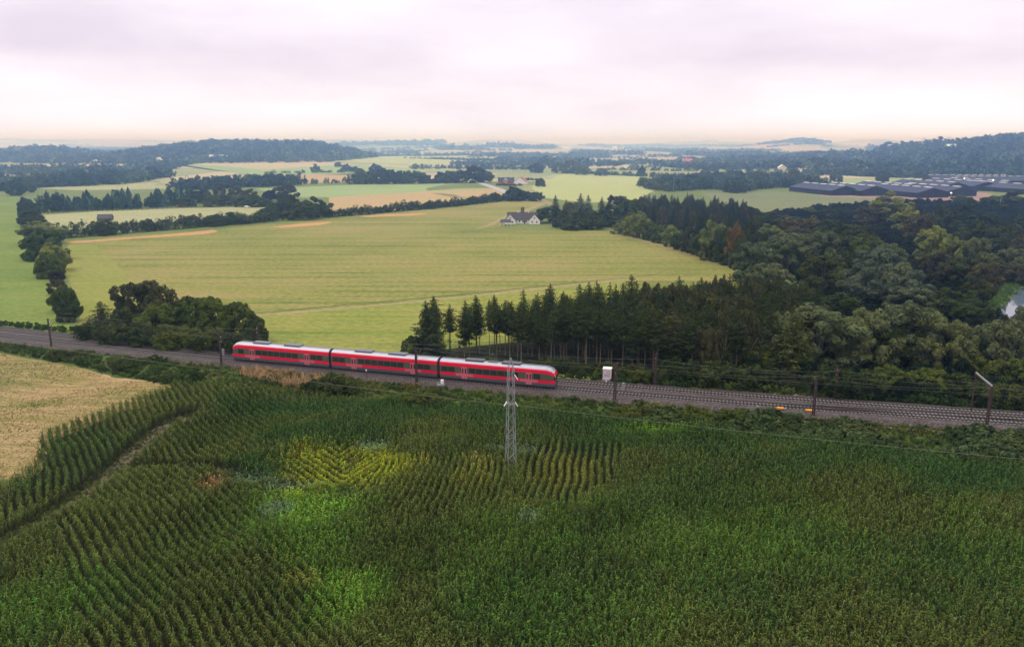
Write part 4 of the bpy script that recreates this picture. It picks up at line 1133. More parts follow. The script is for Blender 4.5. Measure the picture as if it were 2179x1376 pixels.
col_ = np.clip(col_, .004, 1)
rot_ = zrot(len(C)); rot_[:, 0] = rng.normal(0, .07, len(C)); rot_[:, 1] = rng.normal(0, .07, len(C))
Z = terrain(x, y)
s_ = rng.uniform(.68, .90, len(C)); hgt = hgt * .88
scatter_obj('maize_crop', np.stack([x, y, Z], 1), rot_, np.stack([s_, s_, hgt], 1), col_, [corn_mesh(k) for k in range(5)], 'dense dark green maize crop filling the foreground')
NCORN = len(C)

# --- low ground cover around the crop: path edges, verge, far bank
def scatter_poly(poly, dens, seed=0):
    P = np.array(poly); x0, x1 = P[:, 0].min(), P[:, 0].max(); y0, y1 = P[:, 1].min(), P[:, 1].max()
    n = int((x1 - x0) * (y1 - y0) * dens); X = rng.uniform(x0, x1, n); Y = rng.uniform(y0, y1, n); k = pip(poly, X, Y)
    return X[k], Y[k]
verge_near = [W(-200, 712)] + [tuple(trk(-4.4, v)) for v in np.arange(-150, 135, 8.0)] + [W(2400, 1012), W(2179, 990), W(1900, 968), W(1650, 940), W(1450, 920), W(1250, 889), W(1050, 875), W(800, 861), W(640, 847), W(480, 830), W(370, 822), W(200, 786), W(0, 748), W(-200, 722)]
clumps = [clump_mesh(k) for k in range(4)]; weeds = [weed_mesh(k) for k in range(4)]; grasses = [grass_mesh(k) for k in range(3)]
X, Y = scatter_poly(verge_near, .55); n = len(X)
vs = np.clip(.55 + .35 * vnoise(X, Y, .25, 31) + rng.normal(0, .12, n), .2, 1.3)
near_edge = (Y - np.array([rail_y(v) for v in X])) > -6.0
vs = np.where(near_edge, vs * .4, vs)
right = sstep(0, 50, X); vs = np.where(near_edge, vs, vs * (1 + .75 * right))
vc = np.tile(np.array([.055, .085, .022]), (n, 1))
vc = LERP(vc, sstep(.1, .9, vnoise(X, Y, .35, 33)), (.11, .125, .030)); vc = LERP(vc, sstep(.4, 1., vnoise(X, Y, .5, 35)) * .8, (.030, .050, .018))
vc = LERP(vc, sstep(.6, 1.1, vnoise(X, Y, .4, 37)) * .6, (.18, .13, .035))
vc = LERP(vc, right * .5, (.07, .095, .045))
brs = blob(X, Y, 930, 825, 90, 9) ; vc = LERP(vc, brs * .7, (.20, .12, .04))
lg = blob(X, Y, 1050, 835, 110, 10); vc = LERP(vc, lg * .8, (.12, .20, .03))
vc *= rng.uniform(.7, 1.35, (n, 1))
scatter_obj('verge_undergrowth', np.stack([X, Y, terrain(X, Y) - .1], 1), zrot(n), np.stack([vs * 1.3, vs * 1.3, vs], 1), np.clip(vc, .004, 1), clumps, 'tangled green undergrowth between the railway and the crop')
X, Y = scatter_poly(verge_near, 1.6); n = len(X)
vc = np.tile(np.array([.06, .095, .02]), (n, 1)); vc = LERP(vc, sstep(.0, .8, vnoise(X, Y, .5, 41)), (.13, .13, .035)); vc *= rng.uniform(.7, 1.4, (n, 1))
s_ = rng.uniform(.6, 1.2, n)
scatter_obj('verge_grass', np.stack([X, Y, terrain(X, Y)], 1), zrot(n), np.stack([s_] * 3, 1), vc, weeds + grasses, 'rough grass and weeds on the railway verge')
# dry reed-like stalks below the train
rp = [W(500, 786), W(560, 790), W(660, 802), W(740, 812), W(735, 832), W(660, 838), W(590, 822), W(520, 806)]
X, Y = scatter_poly(rp, 3.5); n = len(X); k = rng.random(n) < .35 + .5 * sstep(-.3, .5, vnoise(X, Y, .5, 51)); X, Y = X[k], Y[k]; n = len(X)
vc = np.tile(np.array([.42, .27, .14]), (n, 1)) * rng.uniform(.5, 1.2, (n, 1)); s_ = rng.uniform(1.2, 1.9, n)
scatter_obj('dry_stalks', np.stack([X, Y, terrain(X, Y)], 1), zrot(n), np.stack([s_ * .8, s_ * .8, s_], 1), vc, grasses, 'patch of dry straw-coloured stalks below the train')
# far bank of the railway
bank = [tuple(trk(FAR + 3.6, v)) for v in np.arange(-190, 150, 10.0)] + [tuple(trk(FAR + 9.0, v)) for v in np.arange(150, -200, -10.0)]
X, Y = scatter_poly(bank, 1.5); n = len(X); vs = rng.uniform(.25, .6, n) * (1 + .8 * sstep(-20, 40, X))
vc = np.tile(np.array([.05, .085, .02]), (n, 1)); vc = LERP(vc, sstep(0, .9, vnoise(X, Y, .4, 61)), (.09, .12, .03)); vc *= rng.uniform(.7, 1.3, (n, 1))
scatter_obj('bank_undergrowth', np.stack([X, Y, terrain(X, Y) - .05], 1), zrot(n), np.stack([vs, vs, vs], 1), vc, clumps + weeds, 'low green growth along the far side of the railway')
# path edges and stubble tufts
X, Y = [], []
for q in pathw:
    for _ in range(26):
        a = rng.uniform(0, 6.28); r_ = rng.uniform(1.2, 2.4); X.append(q[0] + math.cos(a) * r_); Y.append(q[1] + math.sin(a) * r_)
for q in track2:
    for _ in range(10): X.append(q[0] + rng.uniform(-1.5, 1.5)); Y.append(q[1] + rng.uniform(-.6, .6))
X = np.array(X); Y = np.array(Y); n = len(X); s_ = rng.uniform(.3, .8, n); vc = np.tile(np.array([.07, .085, .025]), (n, 1)) * rng.uniform(.6, 1.5, (n, 1))
scatter_obj('path_weeds', np.stack([X, Y, terrain(X, Y)], 1), zrot(n), np.stack([s_] * 3, 1), vc, weeds + grasses, 'low weeds along the dirt path through the crop')
stub = [W(-150, 745), W(0, 756), W(200, 794), W(365, 826), W(240, 884), W(105, 940), W(85, 1000), W(0, 1050), W(-200, 1120)]
X, Y = scatter_poly(stub, 5.0); n = len(X); s_ = rng.uniform(.10, .24, n)
pn = vnoise(X, Y, .3, 71)
vc = np.tile(np.array([.28, .20, .09]), (n, 1)); vc = LERP(vc, sstep(-.3, .5, pn), (.12, .14, .03)); vc = LERP(vc, blob(X, Y, 20, 800, 80, 22), (.14, .22, .10)); vc = LERP(vc, blob(X, Y, 340, 815, 60, 12), (.34, .22, .04)); vc *= rng.uniform(.7, 1.3, (n, 1))
scatter_obj('stubble_tufts', np.stack([X, Y, terrain(X, Y) + .03], 1), zrot(n), np.stack([s_ * 1.6, s_ * 1.6, s_], 1), vc, weeds + grasses, 'short tufts of stubble and grass on the pale field at the left')

# ------------------------------------------------------------------ bushes on the near verge
for px, ty, w_, h, lb in [(720, 795, 95, 4.4, 'large dark round bush on the verge below the train'), (660, 808, 60, 3.2, 'dark bush left of the large round bush below the train'), (880, 830, 90, 3.2, 'olive bush on the verge right of the white marker post'),
                          (420, 790, 32, 2.2, 'small dark bush on the verge below the left mast'), (1480, 868, 80, 2.8, 'bushy green shrub on the verge right of the graffiti hut'), (1560, 872, 70, 2.6, 'green shrub on the verge left of the orange machines'), (1330, 868, 60, 2.2, 'low shrub on the verge under the mast by the graffiti hut'), (130, 745, 60, 2.0, 'low dark bush on the verge under the leftmost mast'), (265, 765, 60, 2.0, 'low dark bush on the verge above the pale stubble field')]:
    plant_px('darkshrub' if 'dark' in lb else 'shrub', px, ty, w_, h, lb)

# ------------------------------------------------------------------ bushes and trees on the left by the railway
LEFT_TREES = [('pine', 213, 640, 95, 9.5, 'dark spreading pine at the left end of the trees by the railway'),
    ('brown', 290, 600, 110, 13, 'tall brownish dark tree above the bushes at the left of the railway'), ('birch', 342, 606, 80, 13, 'tall olive birch standing right of the brownish tree'),
    ('dark', 255, 655, 90, 8, 'dark bush under the tall brownish tree'), ('green', 330, 648, 100, 9, 'green bushy tree in the middle of the left railside trees'), ('green', 405, 633, 110, 10, 'broad green tree right of the birch'),
    ('green', 455, 637, 90, 9.5, 'green tree between the birch and the rightmost railside tree'), ('green', 503, 645, 95, 10, 'rounded dark green tree at the right end of the left railside trees'), ('dark', 540, 685, 60, 6, 'low dark bush beside the mast behind the train'),
    ('darkshrub', 195, 682, 70, 5, 'low dark shrub behind the second mast'), ('darkshrub', 250, 690, 90, 5, 'low dark shrub at the foot of the pine'), ('darkshrub', 310, 693, 90, 5, 'low dark shrub below the birch'), ('shrub', 370, 694, 100, 5.5, 'leafy shrub between far railway bank and broad green tree'), ('shrub', 440, 700, 90, 5.5, 'leafy shrub left of the mast at the train end'), ('darkshrub', 505, 708, 80, 5, 'low dark shrub just behind the train end')]
for k, px, ty, w_, h, lb in LEFT_TREES: plant_px(k, px, ty, w_, h, lb)
# the row running away at the left
ROW = [('dark', 52, 420, 36, 11, 'farthest dark tree of the left hedge row'), ('dark', 60, 432, 42, 10, 'second farthest dark tree of the left hedge row'), ('oak', 62, 445, 55, 10, 'dark tree of the left hedge row beside the dry pasture'), ('oak', 70, 460, 60, 9, 'dark tree of the left hedge row just behind the big green tree'),
    ('light', 82, 472, 90, 11, 'large bright green tree of the left hedge row, the farther one'), ('green', 88, 488, 95, 13, 'large round green tree in the middle of the left hedge row'), ('light', 110, 517, 62, 11, 'rounded green tree on the right side of the left hedge row'), ('green', 100, 540, 60, 9, 'green tree below the rounded tree in the left hedge row'), ('purple', 118, 577, 34, 4, 'small dark red bush in the left hedge row'),
    ('brown', 118, 594, 44, 5, 'brownish bush in the left hedge row'), ('green', 132, 610, 58, 7.5, 'green tree near the near end of the left hedge row'), ('dark', 140, 636, 52, 6.5, 'dark bush at the near end of the left hedge row')]
for k, px, ty, w_, h, lb in ROW: plant_px(k, px, ty, w_, h, lb, 'trees of the left hedge row')

# ------------------------------------------------------------------ spruce plantation behind the train
plan = [W(903, 759), W(1000, 764), W(1150, 775), W(1290, 790), W(1400, 800), W(1600, 800), W(1700, 760), W(1740, 690), W(1600, 676), W(1500, 683), W(1380, 692), W(1250, 708), W(1130, 724), W(1000, 738), W(912, 747)]
def jitter_grid(poly, sp, j):
    P = np.array(poly); X, Y = np.meshgrid(np.arange(P[:, 0].min(), P[:, 0].max(), sp), np.arange(P[:, 1].min(), P[:, 1].max(), sp))
    X = (X + rng.uniform(-j, j, X.shape)).ravel(); Y = (Y + rng.uniform(-j, j, Y.shape)).ravel(); k = pip(poly, X, Y); return X[k], Y[k]
X, Y = jitter_grid(plan, 3.35, 1.35)
order = np.argsort(Y - X * -.3)
nsp = 0
for i in order:
    x_, y_ = X[i], Y[i]; u_ = random.random(); h = random.uniform(10.8, 15.0)
    deep_in = x_ > 28 and u_ < .26
    if deep_in: plant('birch' if random.random() < .6 else 'brown', (x_, y_, 0), h * .93, random.uniform(5, 7.5), 'brownish broadleaf tree growing among the dark spruces', 'broadleaf trees among the spruces')
    else: plant('spruce', (x_, y_, 0), h, random.uniform(4.6, 6.6), 'tall bare-stemmed spruce in the dark plantation behind the train', 'spruces in the plantation behind the train'); nsp += 1
for px, ty, w_, h, lb in [(905, 638, 62, 14, 'leftmost spruce of the plantation with boughs down to the ground'), (926, 648, 55, 13.5, 'second spruce from the left end of the plantation with low boughs')]:
    plant_px('fullspruce', px, ty, w_ * 1.25, h, lb)
plant_px('green', 876, 716, 60, 5, 'round green bush at the left end of the spruce plantation')
edge_sh = [(px, 757 + .086 * (px - 940)) for px in (965, 1045, 1090, 1130, 1160, 1190, 1220, 1250, 1300, 1325, 1350, 1375, 1400)]
for i, (px, ty) in enumerate(edge_sh):
    plant_px(random.choice(['shrub', 'darkshrub', 'shrub']), px + random.uniform(-6, 6), ty - 4 + random.uniform(-7, 9) - (14 if px > 1150 else 0), random.uniform(38, 58), random.uniform(2.2, 3.8), 'leafy shrub under the spruces along the far side of the railway', 'shrubs under the spruces')

# ------------------------------------------------------------------ the wood on the right
WOOD = [
 ('shrub', 1430, 722, 95, 6.0, 'dark green hazel bush at the left end of the shrubs right of the spruces'), ('green', 1500, 716, 120, 7, 'yellow-green broad bush in front of the spruces'), ('willow', 1560, 705, 105, 7.5, 'pale domed bush between the spruces and the larch'), ('green', 1610, 728, 95, 6.5, 'green bush just left of the larch'),
 ('larch', 1694, 658, 120, 14.5, 'feathery light green larch rising by the railway'), ('willow', 1752, 650, 190, 13.5, 'big olive willow right behind the larch'), ('willow', 1660, 668, 90, 12, 'olive willow left of the larch'),
 ('willow', 1850, 662, 130, 13, 'olive willow at the left of the broad domed group'), ('willow', 1935, 646, 160, 14, 'tallest domed olive willow of the broad group'), ('willow', 2010, 668, 120, 13, 'domed willow at the right of the broad group'), ('oak', 1900, 700, 120, 9, 'dark bushy tree under the domed willows'),
 ('willow', 2140, 678, 130, 12, 'domed willow left of the right picture edge, below the pond'), ('willow_grey', 2195, 655, 110, 13, 'greyish willow at the right picture edge below the pond'), ('dark', 2075, 720, 90, 6, 'low dark tree between the domed willows and the right edge'), ('shrub', 2100, 760, 90, 5, 'shrub under the right domed willow'), ('green', 2190, 765, 100, 6, 'green bush at the right edge near the railway'),
 ('green', 1905, 782, 90, 5, 'rounded olive shrub by the railway, left of a pair'), ('green', 1975, 786, 85, 5, 'rounded olive shrub by the railway, right of a pair'), ('darkshrub', 1850, 790, 90, 5, 'dark shrub by the railway left of the rounded pair'), ('darkshrub', 1780, 780, 100, 6, 'dark shrub right of the larch foot'), ('darkshrub', 2050, 795, 90, 5, 'dark shrub by the railway near the beam mast'), ('darkshrub', 2130, 815, 90, 4.5, 'dark shrub behind the beam mast'), ('darkshrub', 2190, 822, 80, 4.5, 'dark shrub at the right edge by the railway'), ('darkshrub', 1600, 775, 90, 5, 'dark shrub left of the larch foot'), ('darkshrub', 1520, 768, 100, 5, 'dark shrub under the yellow-green bush'), ('darkshrub', 1440, 762, 90, 5, 'dark shrub at the right end of the spruces'),
 ('willow', 1640, 562, 100, 12, 'pale willow behind the right end of the spruces'), ('willow', 1612, 517, 105, 15, 'pale grey willow at the wood edge by the mown field'), ('willow', 1680, 497, 120, 16, 'big pale willow with puffy crown left of the dark gap'), ('willow', 1735, 492, 110, 16.5, 'big puffy willow right beside the dark gap'), ('oak', 1755, 540, 110, 13, 'dark tree in the gap below the puffy willows'), ('oak', 1790, 470, 150, 16, 'broad dark oak with brownish top'), ('brown', 1710, 462, 110, 15.5, 'brown topped tree above the puffy willows'), ('oak', 1830, 480, 110, 16, 'dark oak right of the broad dark oak'),
 ('light', 1640, 478, 70, 13, 'olive green tree left of the brown topped tree'), ('willow_grey', 1875, 531, 130, 15, 'large grey green willow in the middle of the wood'), ('willow_grey', 1840, 570, 100, 12, 'grey green willow below the large one'), ('willow_grey', 1920, 560, 90, 13, 'grey green willow right of the large one'), ('green', 1855, 505, 90, 14, 'bright green tree behind the large grey willow'), ('willow', 1900, 520, 80, 14, 'olive willow behind the large grey willow'),
 ('willow_grey', 1945, 578, 110, 12, 'rounded grey green willow in the centre right of the wood'), ('willow_grey', 1945, 612, 110, 8, 'low grey green bush above the domed willows'), ('darkshrub', 1780, 625, 110, 6, 'low dark bush in the hollow left of the grey willow'), ('willow_grey', 1730, 645, 90, 6, 'low grey bush left of the hollow'), ('dark', 2030, 615, 110, 9, 'dark tree left of the pond'), ('dark', 2090, 640, 60, 7, 'dark bush at the pond shore'),
 ('light', 1990, 482, 72, 16, 'light green tree with a pointed top in the middle of the right wood'), ('light', 2030, 500, 50, 15, 'smaller light tree right of the pointed light green tree'), ('willow', 2065, 506, 90, 14, 'broad olive willow right of the light trees'), ('brown', 2000, 535, 90, 12, 'brown green tree below the light trees'), ('oak', 2050, 545, 90, 11, 'dark green tree below the broad olive willow'), ('brown', 2100, 560, 70, 10, 'brownish tree left of the pond clearing'), ('oak', 2080, 590, 70, 9, 'dark tree on the pond bank'),
 ('poplar', 1893, 408, 95, 20, 'tallest pale green poplar of the right wood'), ('brown', 1962, 455, 70, 15, 'reddish brown tree right of the tall poplar'), ('poplar', 1935, 430, 60, 17, 'pale poplar just right of the tallest poplar'), ('brown', 1850, 440, 60, 13, 'brown tree left of the tall poplar'),
 ('dark', 2010, 440, 70, 15, 'dark tree in front of the black sheds'), ('dark', 2060, 432, 80, 15, 'dark tree right of the tall poplars below the sheds'), ('dark', 2110, 455, 90, 13, 'dark rounded tree near the pale clearing'), ('dark', 2160, 405, 90, 15, 'dark tree at the right edge in front of the sheds'), ('green', 2115, 418, 60, 10, 'green tree in front of the right sheds'), ('green', 2050, 415, 45, 9, 'small green tree in front of the lit shed corner'), ('dark', 2080, 470, 80, 13, 'dark tree above the broad olive willow'), ('dark', 2150, 480, 90, 12, 'dark tree at the right edge above the clearing'), ('dark', 2195, 455, 80, 13, 'dark tree at the right edge beside the pale mast'),
 ('willow', 2150, 528, 70, 8, 'thin pale tree in the clearing above the pond'), ('brown', 2185, 505, 60, 10, 'brown tree at the right edge above the pond'), ('brown', 2150, 560, 80, 7, 'brown bush on the far bank of the pond'), ('brown', 2195, 560, 60, 8, 'brown bush at the right edge behind the pond'),
 ('dark', 1762, 442, 45, 7, 'small dark tree at the edge of the maize field, left one'), ('dark', 1795, 439, 28, 7, 'small dark tree at the edge of the maize field, right one'), ('light', 1724, 440, 26, 6, 'small pale tree at the edge of the maize field'), ('dark', 1640, 450, 55, 8, 'dark tree between the conifer stand and the maize field'), ('dark', 1600, 440, 50, 9, 'dark tree at the right end of the conifer stand'), ('dark', 1680, 458, 60, 8, 'low dark tree left of the brown topped tree'),
]
for k, px, ty, w_, h, lb in WOOD: plant_px(k, px, ty, w_ * 1.04, h, lb)
# understorey filling the wood floor
wood = [W(1400, 812), W(1640, 832), W(2000, 868), W(2500, 900), W(2600, 690), W(2150, 690), W(2090, 660), W(2140, 560), W(2400, 540), W(2400, 440), W(1900, 430), W(1640, 455), W(1575, 560), W(1700, 600), W(1740, 690), W(1690, 765), W(1560, 800)]
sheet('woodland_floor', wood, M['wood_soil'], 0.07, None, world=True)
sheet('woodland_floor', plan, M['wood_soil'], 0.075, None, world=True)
pond = [W(2098, 668), W(2118, 655), W(2140, 632), W(2158, 612), W(2180, 602), W(2300, 596), W(2360, 640), W(2250, 690), W(2150, 688)]
X, Y = jitter_grid(wood, 4.4, 1.8); k = ~pip(pond, X, Y); X, Y = X[k], Y[k]; n = len(X)
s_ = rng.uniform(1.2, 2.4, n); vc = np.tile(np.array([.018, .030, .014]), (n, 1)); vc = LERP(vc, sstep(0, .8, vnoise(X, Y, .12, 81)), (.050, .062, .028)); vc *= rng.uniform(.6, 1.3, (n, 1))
bigclump = []
for q in range(3):
    V, Fq, ti = puff_crown(1.0, 1.9, .8, 12, 1400, .085, blob_r=(.35, .5)); bigclump.append(mesh_np('plant_shape', V, Fq, CROPM, tint=ti))
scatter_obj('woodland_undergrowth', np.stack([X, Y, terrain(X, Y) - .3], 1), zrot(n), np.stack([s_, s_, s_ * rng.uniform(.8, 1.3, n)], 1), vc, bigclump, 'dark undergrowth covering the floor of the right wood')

# pond
m, t, b = new_mat('pond_water'); b.inputs['Base Color'].default_value = (0.10, 0.13, 0.17, 1); b.inputs['Roughness'].default_value = 0.06; b.inputs['Specular IOR Level'].default_value = 0.8
bump(t, b, noise(t, mapping(t, 0, (1, 1, 1)), 1.2, 3), 0.05, 0.05)
sheet('pond_water', pond, m, 0.13, None, world=True)
M['reed'] = field_mat('reed_bank', [(0.05, 0.09, 0.02), (0.08, 0.12, 0.03), (0.11, 0.13, 0.045)], 0.4, (.2, .2), .2, 2.0)
strip_px('pond_bank', [(2092, 672), (2112, 655), (2135, 631), (2152, 612), (2176, 600)], 5, M['reed'], 0.16)
X, Y = [], []
for q in interp_pts([(2092, 670), (2112, 654), (2135, 630), (2152, 611), (2176, 599)], 40):
    c_ = W(*q)
    for _ in range(14): X.append(c_[0] + rng.normal(0, 1.6)); Y.append(c_[1] + rng.normal(0, 1.2))
X = np.array(X); Y = np.array(Y); n = len(X); s_ = rng.uniform(.8, 1.5, n)
scatter_obj('pond_reeds', np.stack([X, Y, terrain(X, Y)], 1), zrot(n), np.stack([s_] * 3, 1), np.tile(np.array([.085, .14, .03]), (n, 1)) * rng.uniform(.7, 1.3, (n, 1)), grasses + weeds, 'bright green reeds along the pond bank')
sheet('clearing', [(2100, 530), (2170, 520), (2300, 522), (2300, 548), (2130, 556)], M['pasture'], 0.14)
sheet('clearing', [(2095, 448), (2110, 440), (2179, 444), (2179, 462), (2100, 462)], M['pasture'], 0.14)
strip_px('gravel_path', [(2098, 562), (2130, 560), (2179, 562), (2300, 566)], 2.6, M['headland'], 0.2)

# ------------------------------------------------------------------ stand behind the white farmhouse
STAND = [('fullspruce', 1182, 414, 30, 15, 'tall dark spruce just right of the white farmhouse'), ('fullspruce', 1205, 424, 22, 12, 'slim spruce right of the tall dark one'), ('fullspruce', 1236, 411, 34, 16, 'pointed spruce, left of a close pair behind the birches'), ('fullspruce', 1252, 414, 32, 15.5, 'pointed spruce, right of a close pair behind the birches'), ('fullspruce', 1281, 418, 26, 14, 'narrow spruce between the pair and the round green tree'),
    ('oak', 1169, 438, 60, 10.5, 'round dark green tree covering the end of the white farmhouse'), ('birch', 1215, 430, 44, 12, 'pale birch between the spruces'), ('willow_grey', 1240, 432, 56, 13, 'grey green weeping tree in front of the spruce pair'), ('oak', 1290, 446, 55, 10, 'dark green tree at the foot of the narrow spruce'), ('brown', 1312, 416, 44, 13, 'brownish tree left of the round green tree'), ('green', 1337, 424, 64, 14, 'round green tree at the left end of the conifer stand'), ('green', 1350, 455, 60, 9, 'yellowish green tree in front of the round green tree'), ('dark', 1200, 455, 50, 8, 'low dark tree right of the farmhouse tree'), ('dark', 1262, 458, 50, 8, 'low dark tree below the weeping tree'), ('dark', 1225, 466, 60, 6, 'low dark hedge tree beside the mown field')]
for k, px, ty, w_, h, lb in STAND: plant_px(k, px, ty, w_ * 1.1, h, lb)
stand = [W(1370, 478), W(1440, 492), W(1500, 520), W(1560, 540), W(1620, 530), W(1600, 480), W(1560, 462), W(1500, 452), W(1420, 446), W(1370, 448), W(1345, 462)]
X, Y = jitter_grid(stand, 8.5, 3.0)
for x_, y_ in zip(X, Y):
    u_ = random.random()
    if u_ < .72: plant('fullspruce', (x_, y_, 0), random.uniform(10.5, 14.5), random.uniform(6, 8.5), 'dark conifer in the dense stand behind the white farmhouse', 'conifers in the stand behind the farmhouse', name='conifer_tree')
    elif u_ < .9: plant('birch', (x_, y_, 0), random.uniform(11, 13), random.uniform(4.5, 6), 'pale-stemmed birch among the conifers behind the farmhouse', 'birches in the conifer stand')
    else: plant('brown', (x_, y_, 0), random.uniform(9, 12), random.uniform(6, 8), 'brownish broadleaf tree among the conifers behind the farmhouse', 'brown trees in the conifer stand')
# dense edge hedge of the field in front of the stand
EDGE = [('light', 1325, 476, 46), ('light', 1345, 460, 44), ('light', 1362, 452, 46), ('green', 1385, 472, 46), ('green', 1408, 480, 44), ('light', 1430, 484, 42), ('green', 1452, 494, 46), ('brown', 1470, 486, 44), ('green', 1490, 500, 46), ('light', 1520, 472, 60), ('green', 1545, 488, 50), ('autumn', 1566, 478, 40), ('green', 1512, 512, 50), ('green', 1535, 520, 50), ('dark', 1560, 522, 60), ('oak', 1590, 500, 60), ('dark', 1585, 535, 60), ('dark', 1600, 470, 60)]
words = ['leftmost', 'second', 'third', 'fourth', 'fifth', 'sixth', 'seventh', 'eighth', 'ninth', 'tenth', 'eleventh', 'twelfth', 'thirteenth', 'fourteenth', 'fifteenth', 'sixteenth', 'seventeenth', 'last']
hue_w = {'light': 'yellow-green', 'green': 'mid green', 'brown': 'brownish', 'autumn': 'orange-tinted', 'dark': 'dark green', 'oak': 'deep green'}
for i, (k, px, ty, w_) in enumerate(EDGE):
    by = np.interp(px, [1310, 1400, 1480, 1560, 1620], [497, 518, 545, 568, 585]); 
    for _ in range(1):
        p = G(px, by - 2); h = height_px(p, max(by - 2 - ty, 12)); plant(k, p + np.array([0, 3, 0]), h, w_ / scale_at(p), f'{hue_w[k]} bushy tree, {words[i]} from the left of the edge above the mown field', 'edge trees of the mown field')

# ------------------------------------------------------------------ far vegetation: light-weight trees
def far_mesh(seed, mat_, R0=1.0, H=1.0, n=260, leaf=.14, cone=False):
    if cone:
        rr = np.random.default_rng(seed); z = rr.uniform(.08, 1, n); r = (1 - z) ** .8 * R0 * rr.uniform(.5, 1.1, n) + .03; a = rr.uniform(0, 6.28, n)
        P = np.stack([np.cos(a) * r, np.sin(a) * r, z * H], 1); N = np.stack([np.cos(a), np.sin(a), np.full(n, .7)], 1) + rr.normal(0, .3, (n, 3)); N /= np.linalg.norm(N, axis=1)[:, None]
        V, Fq = leaf_quads(P, N, leaf * .9, leaf * .6); ti = rr.uniform(0, 1, n)
    else:
        V, Fq, ti = puff_crown(R0 * .95, H * 1.5, .45 * H, 9, n, leaf, blob_r=(.35, .5))
        V[:, 2] = np.maximum(V[:, 2] * H / np.percentile(V[:, 2], 99.5), 0)
    return mesh_np('plant_shape', V, Fq, mat_, tint=ti)
FARP = [far_mesh(k, CROPM) for k in range(5)]
FARC = [far_mesh(k, CROPM, cone=True, n=200) for k in range(2)]
FARL = [far_mesh(k + 9, CROPM, n=90, leaf=.24) for k in range(4)]
def mass(name, label, base, depth, h, sp, protos=None, colr=(.060, .085, .034), var=.5, world_pts=None, wfac=.62, kind='stuff'):
    """a wood or tree belt: base is its front line in the picture; depth, tree height and spacing in metres"""
    P = [np.array(G(a, b)[:2]) for a, b in base] if world_pts is None else world_pts
    X, Y = [], []
    for a, c in zip(P[:-1], P[1:]):
        L = np.linalg.norm(c - a); n = max(1, int(L / sp)); rows = max(1, int(depth / sp))
        for i in range(n):
            for r in range(rows):
                q = a + (c - a) * (i + rng.random()) / n; X.append(q[0] + rng.normal(0, sp * .2)); Y.append(q[1] + (r + .3 * rng.random()) * sp + (0 if rows > 1 else rng.normal(0, sp * .2)))
    X = np.array(X); Y = np.array(Y); n = len(X)
    hh = h * rng.uniform(.6, 1.3, n) * (1 + .15 * vnoise(X, Y, .02, 3)); ww = hh * wfac * rng.uniform(.75, 1.35, n)
    ww = np.maximum(ww, sp * .55)
    vc = np.tile(np.array(colr) * 1.35, (n, 1)); w_ = sstep(-.2, .9, vnoise(X, Y, .03, 17)); vc = LERP(vc, w_ * .55, (.13, .15, .06)); vc *= np.exp(rng.normal(0, .42, (n, 1)))
    return scatter_obj(name, np.stack([X, Y, terrain(X, Y) - .3], 1), zrot(n), np.stack([ww, ww, hh], 1), vc, protos or FARP, label, kind)
# mixed plantation beyond the dry pasture
mass('conifer_belt', 'dark conifer plantation behind the dry pasture at the left', [(70, 452), (90, 452), (200, 448), (280, 445), (345, 441), (385, 436)], 26, 11.5, 6.0, FARC + FARP[:1], (.030, .055, .038), wfac=.42)
mass('woodland', 'broad blue-green wood above the conifer plantation at the left', [(84, 399), (180, 396), (240, 393), (296, 388)], 110, 13, 11, FARP, (.034, .062, .045))
mass('woodland', 'rounded dark wood left of the green slope', [(372, 404), (420, 405), (470, 402), (535, 398), (590, 397), (620, 396)], 70, 11, 9, FARP, (.038, .062, .040))
mass('woodland', 'wood around the roofs at the far left edge', [(-150, 405), (0, 408), (30, 400), (90, 388)], 150, 12, 12, FARP, (.040, .066, .048))
mass('woodland', 'low blue wood between the left roofs and the hills', [(-150, 372), (60, 372), (200, 370), (300, 366)], 170, 12, 15, FARL, (.050, .078, .052))
mass('hedgerow', 'tree belt below the left hill and above the green slope', [(560, 372), (620, 370), (700, 369), (760, 369)], 12, 6, 8, FARP, (.045, .070, .040))
mass('hedgerow', 'dark hedgerow below the tan mound', [(590, 390), (640, 392), (700, 391), (750, 390), (780, 392)], 12, 6.5, 7, FARP, (.042, .066, .036))
mass('hedgerow', 'hedgerow along the far edge of the pale field', [(1200, 369), (1260, 371), (1340, 375), (1420, 378), (1540, 384)], 16, 6.5, 8, FARP, (.042, .066, .036))
mass('hedgerow', 'straight dark hedge above the pale field on the right', [(1290, 362), (1400, 364), (1560, 366), (1700, 368)], 14, 6.5, 9, FARP, (.040, .066, .040))
# hills
def hill_wood(name, label, hx, hy, rx, ry, h, sp, colr, wf=.7, cut=None):
    X, Y = np.meshgrid(np.arange(hx - rx, hx + rx, sp), np.arange(hy - ry, hy + ry * .35, sp)); X = X.ravel() + rng.uniform(-.45, .45, X.size) * sp; Y = Y.ravel() + rng.uniform(-.45, .45, Y.size) * sp
    k = ((X - hx) / rx) ** 2 + ((Y - hy) / ry) ** 2 < 1 + .1 * vnoise(X, Y, .01, 5)
    X, Y = X[k], Y[k]; n = len(X); hh = h * rng.uniform(.6, 1.3, n); ww = np.maximum(hh * wf * rng.uniform(.7, 1.3, n), sp * .5)
    vc = np.tile(np.array(colr) * 1.4, (n, 1)); vc = LERP(vc, sstep(0, .9, vnoise(X, Y, .012, 19)) * .5, (.12, .14, .06)); vc *= np.exp(rng.normal(0, .45, (n, 1)))
    return scatter_obj(name, np.stack([X, Y, terrain(X, Y) - .5], 1), zrot(n), np.stack([ww, ww, hh], 1), vc, FARL, label, 'stuff')
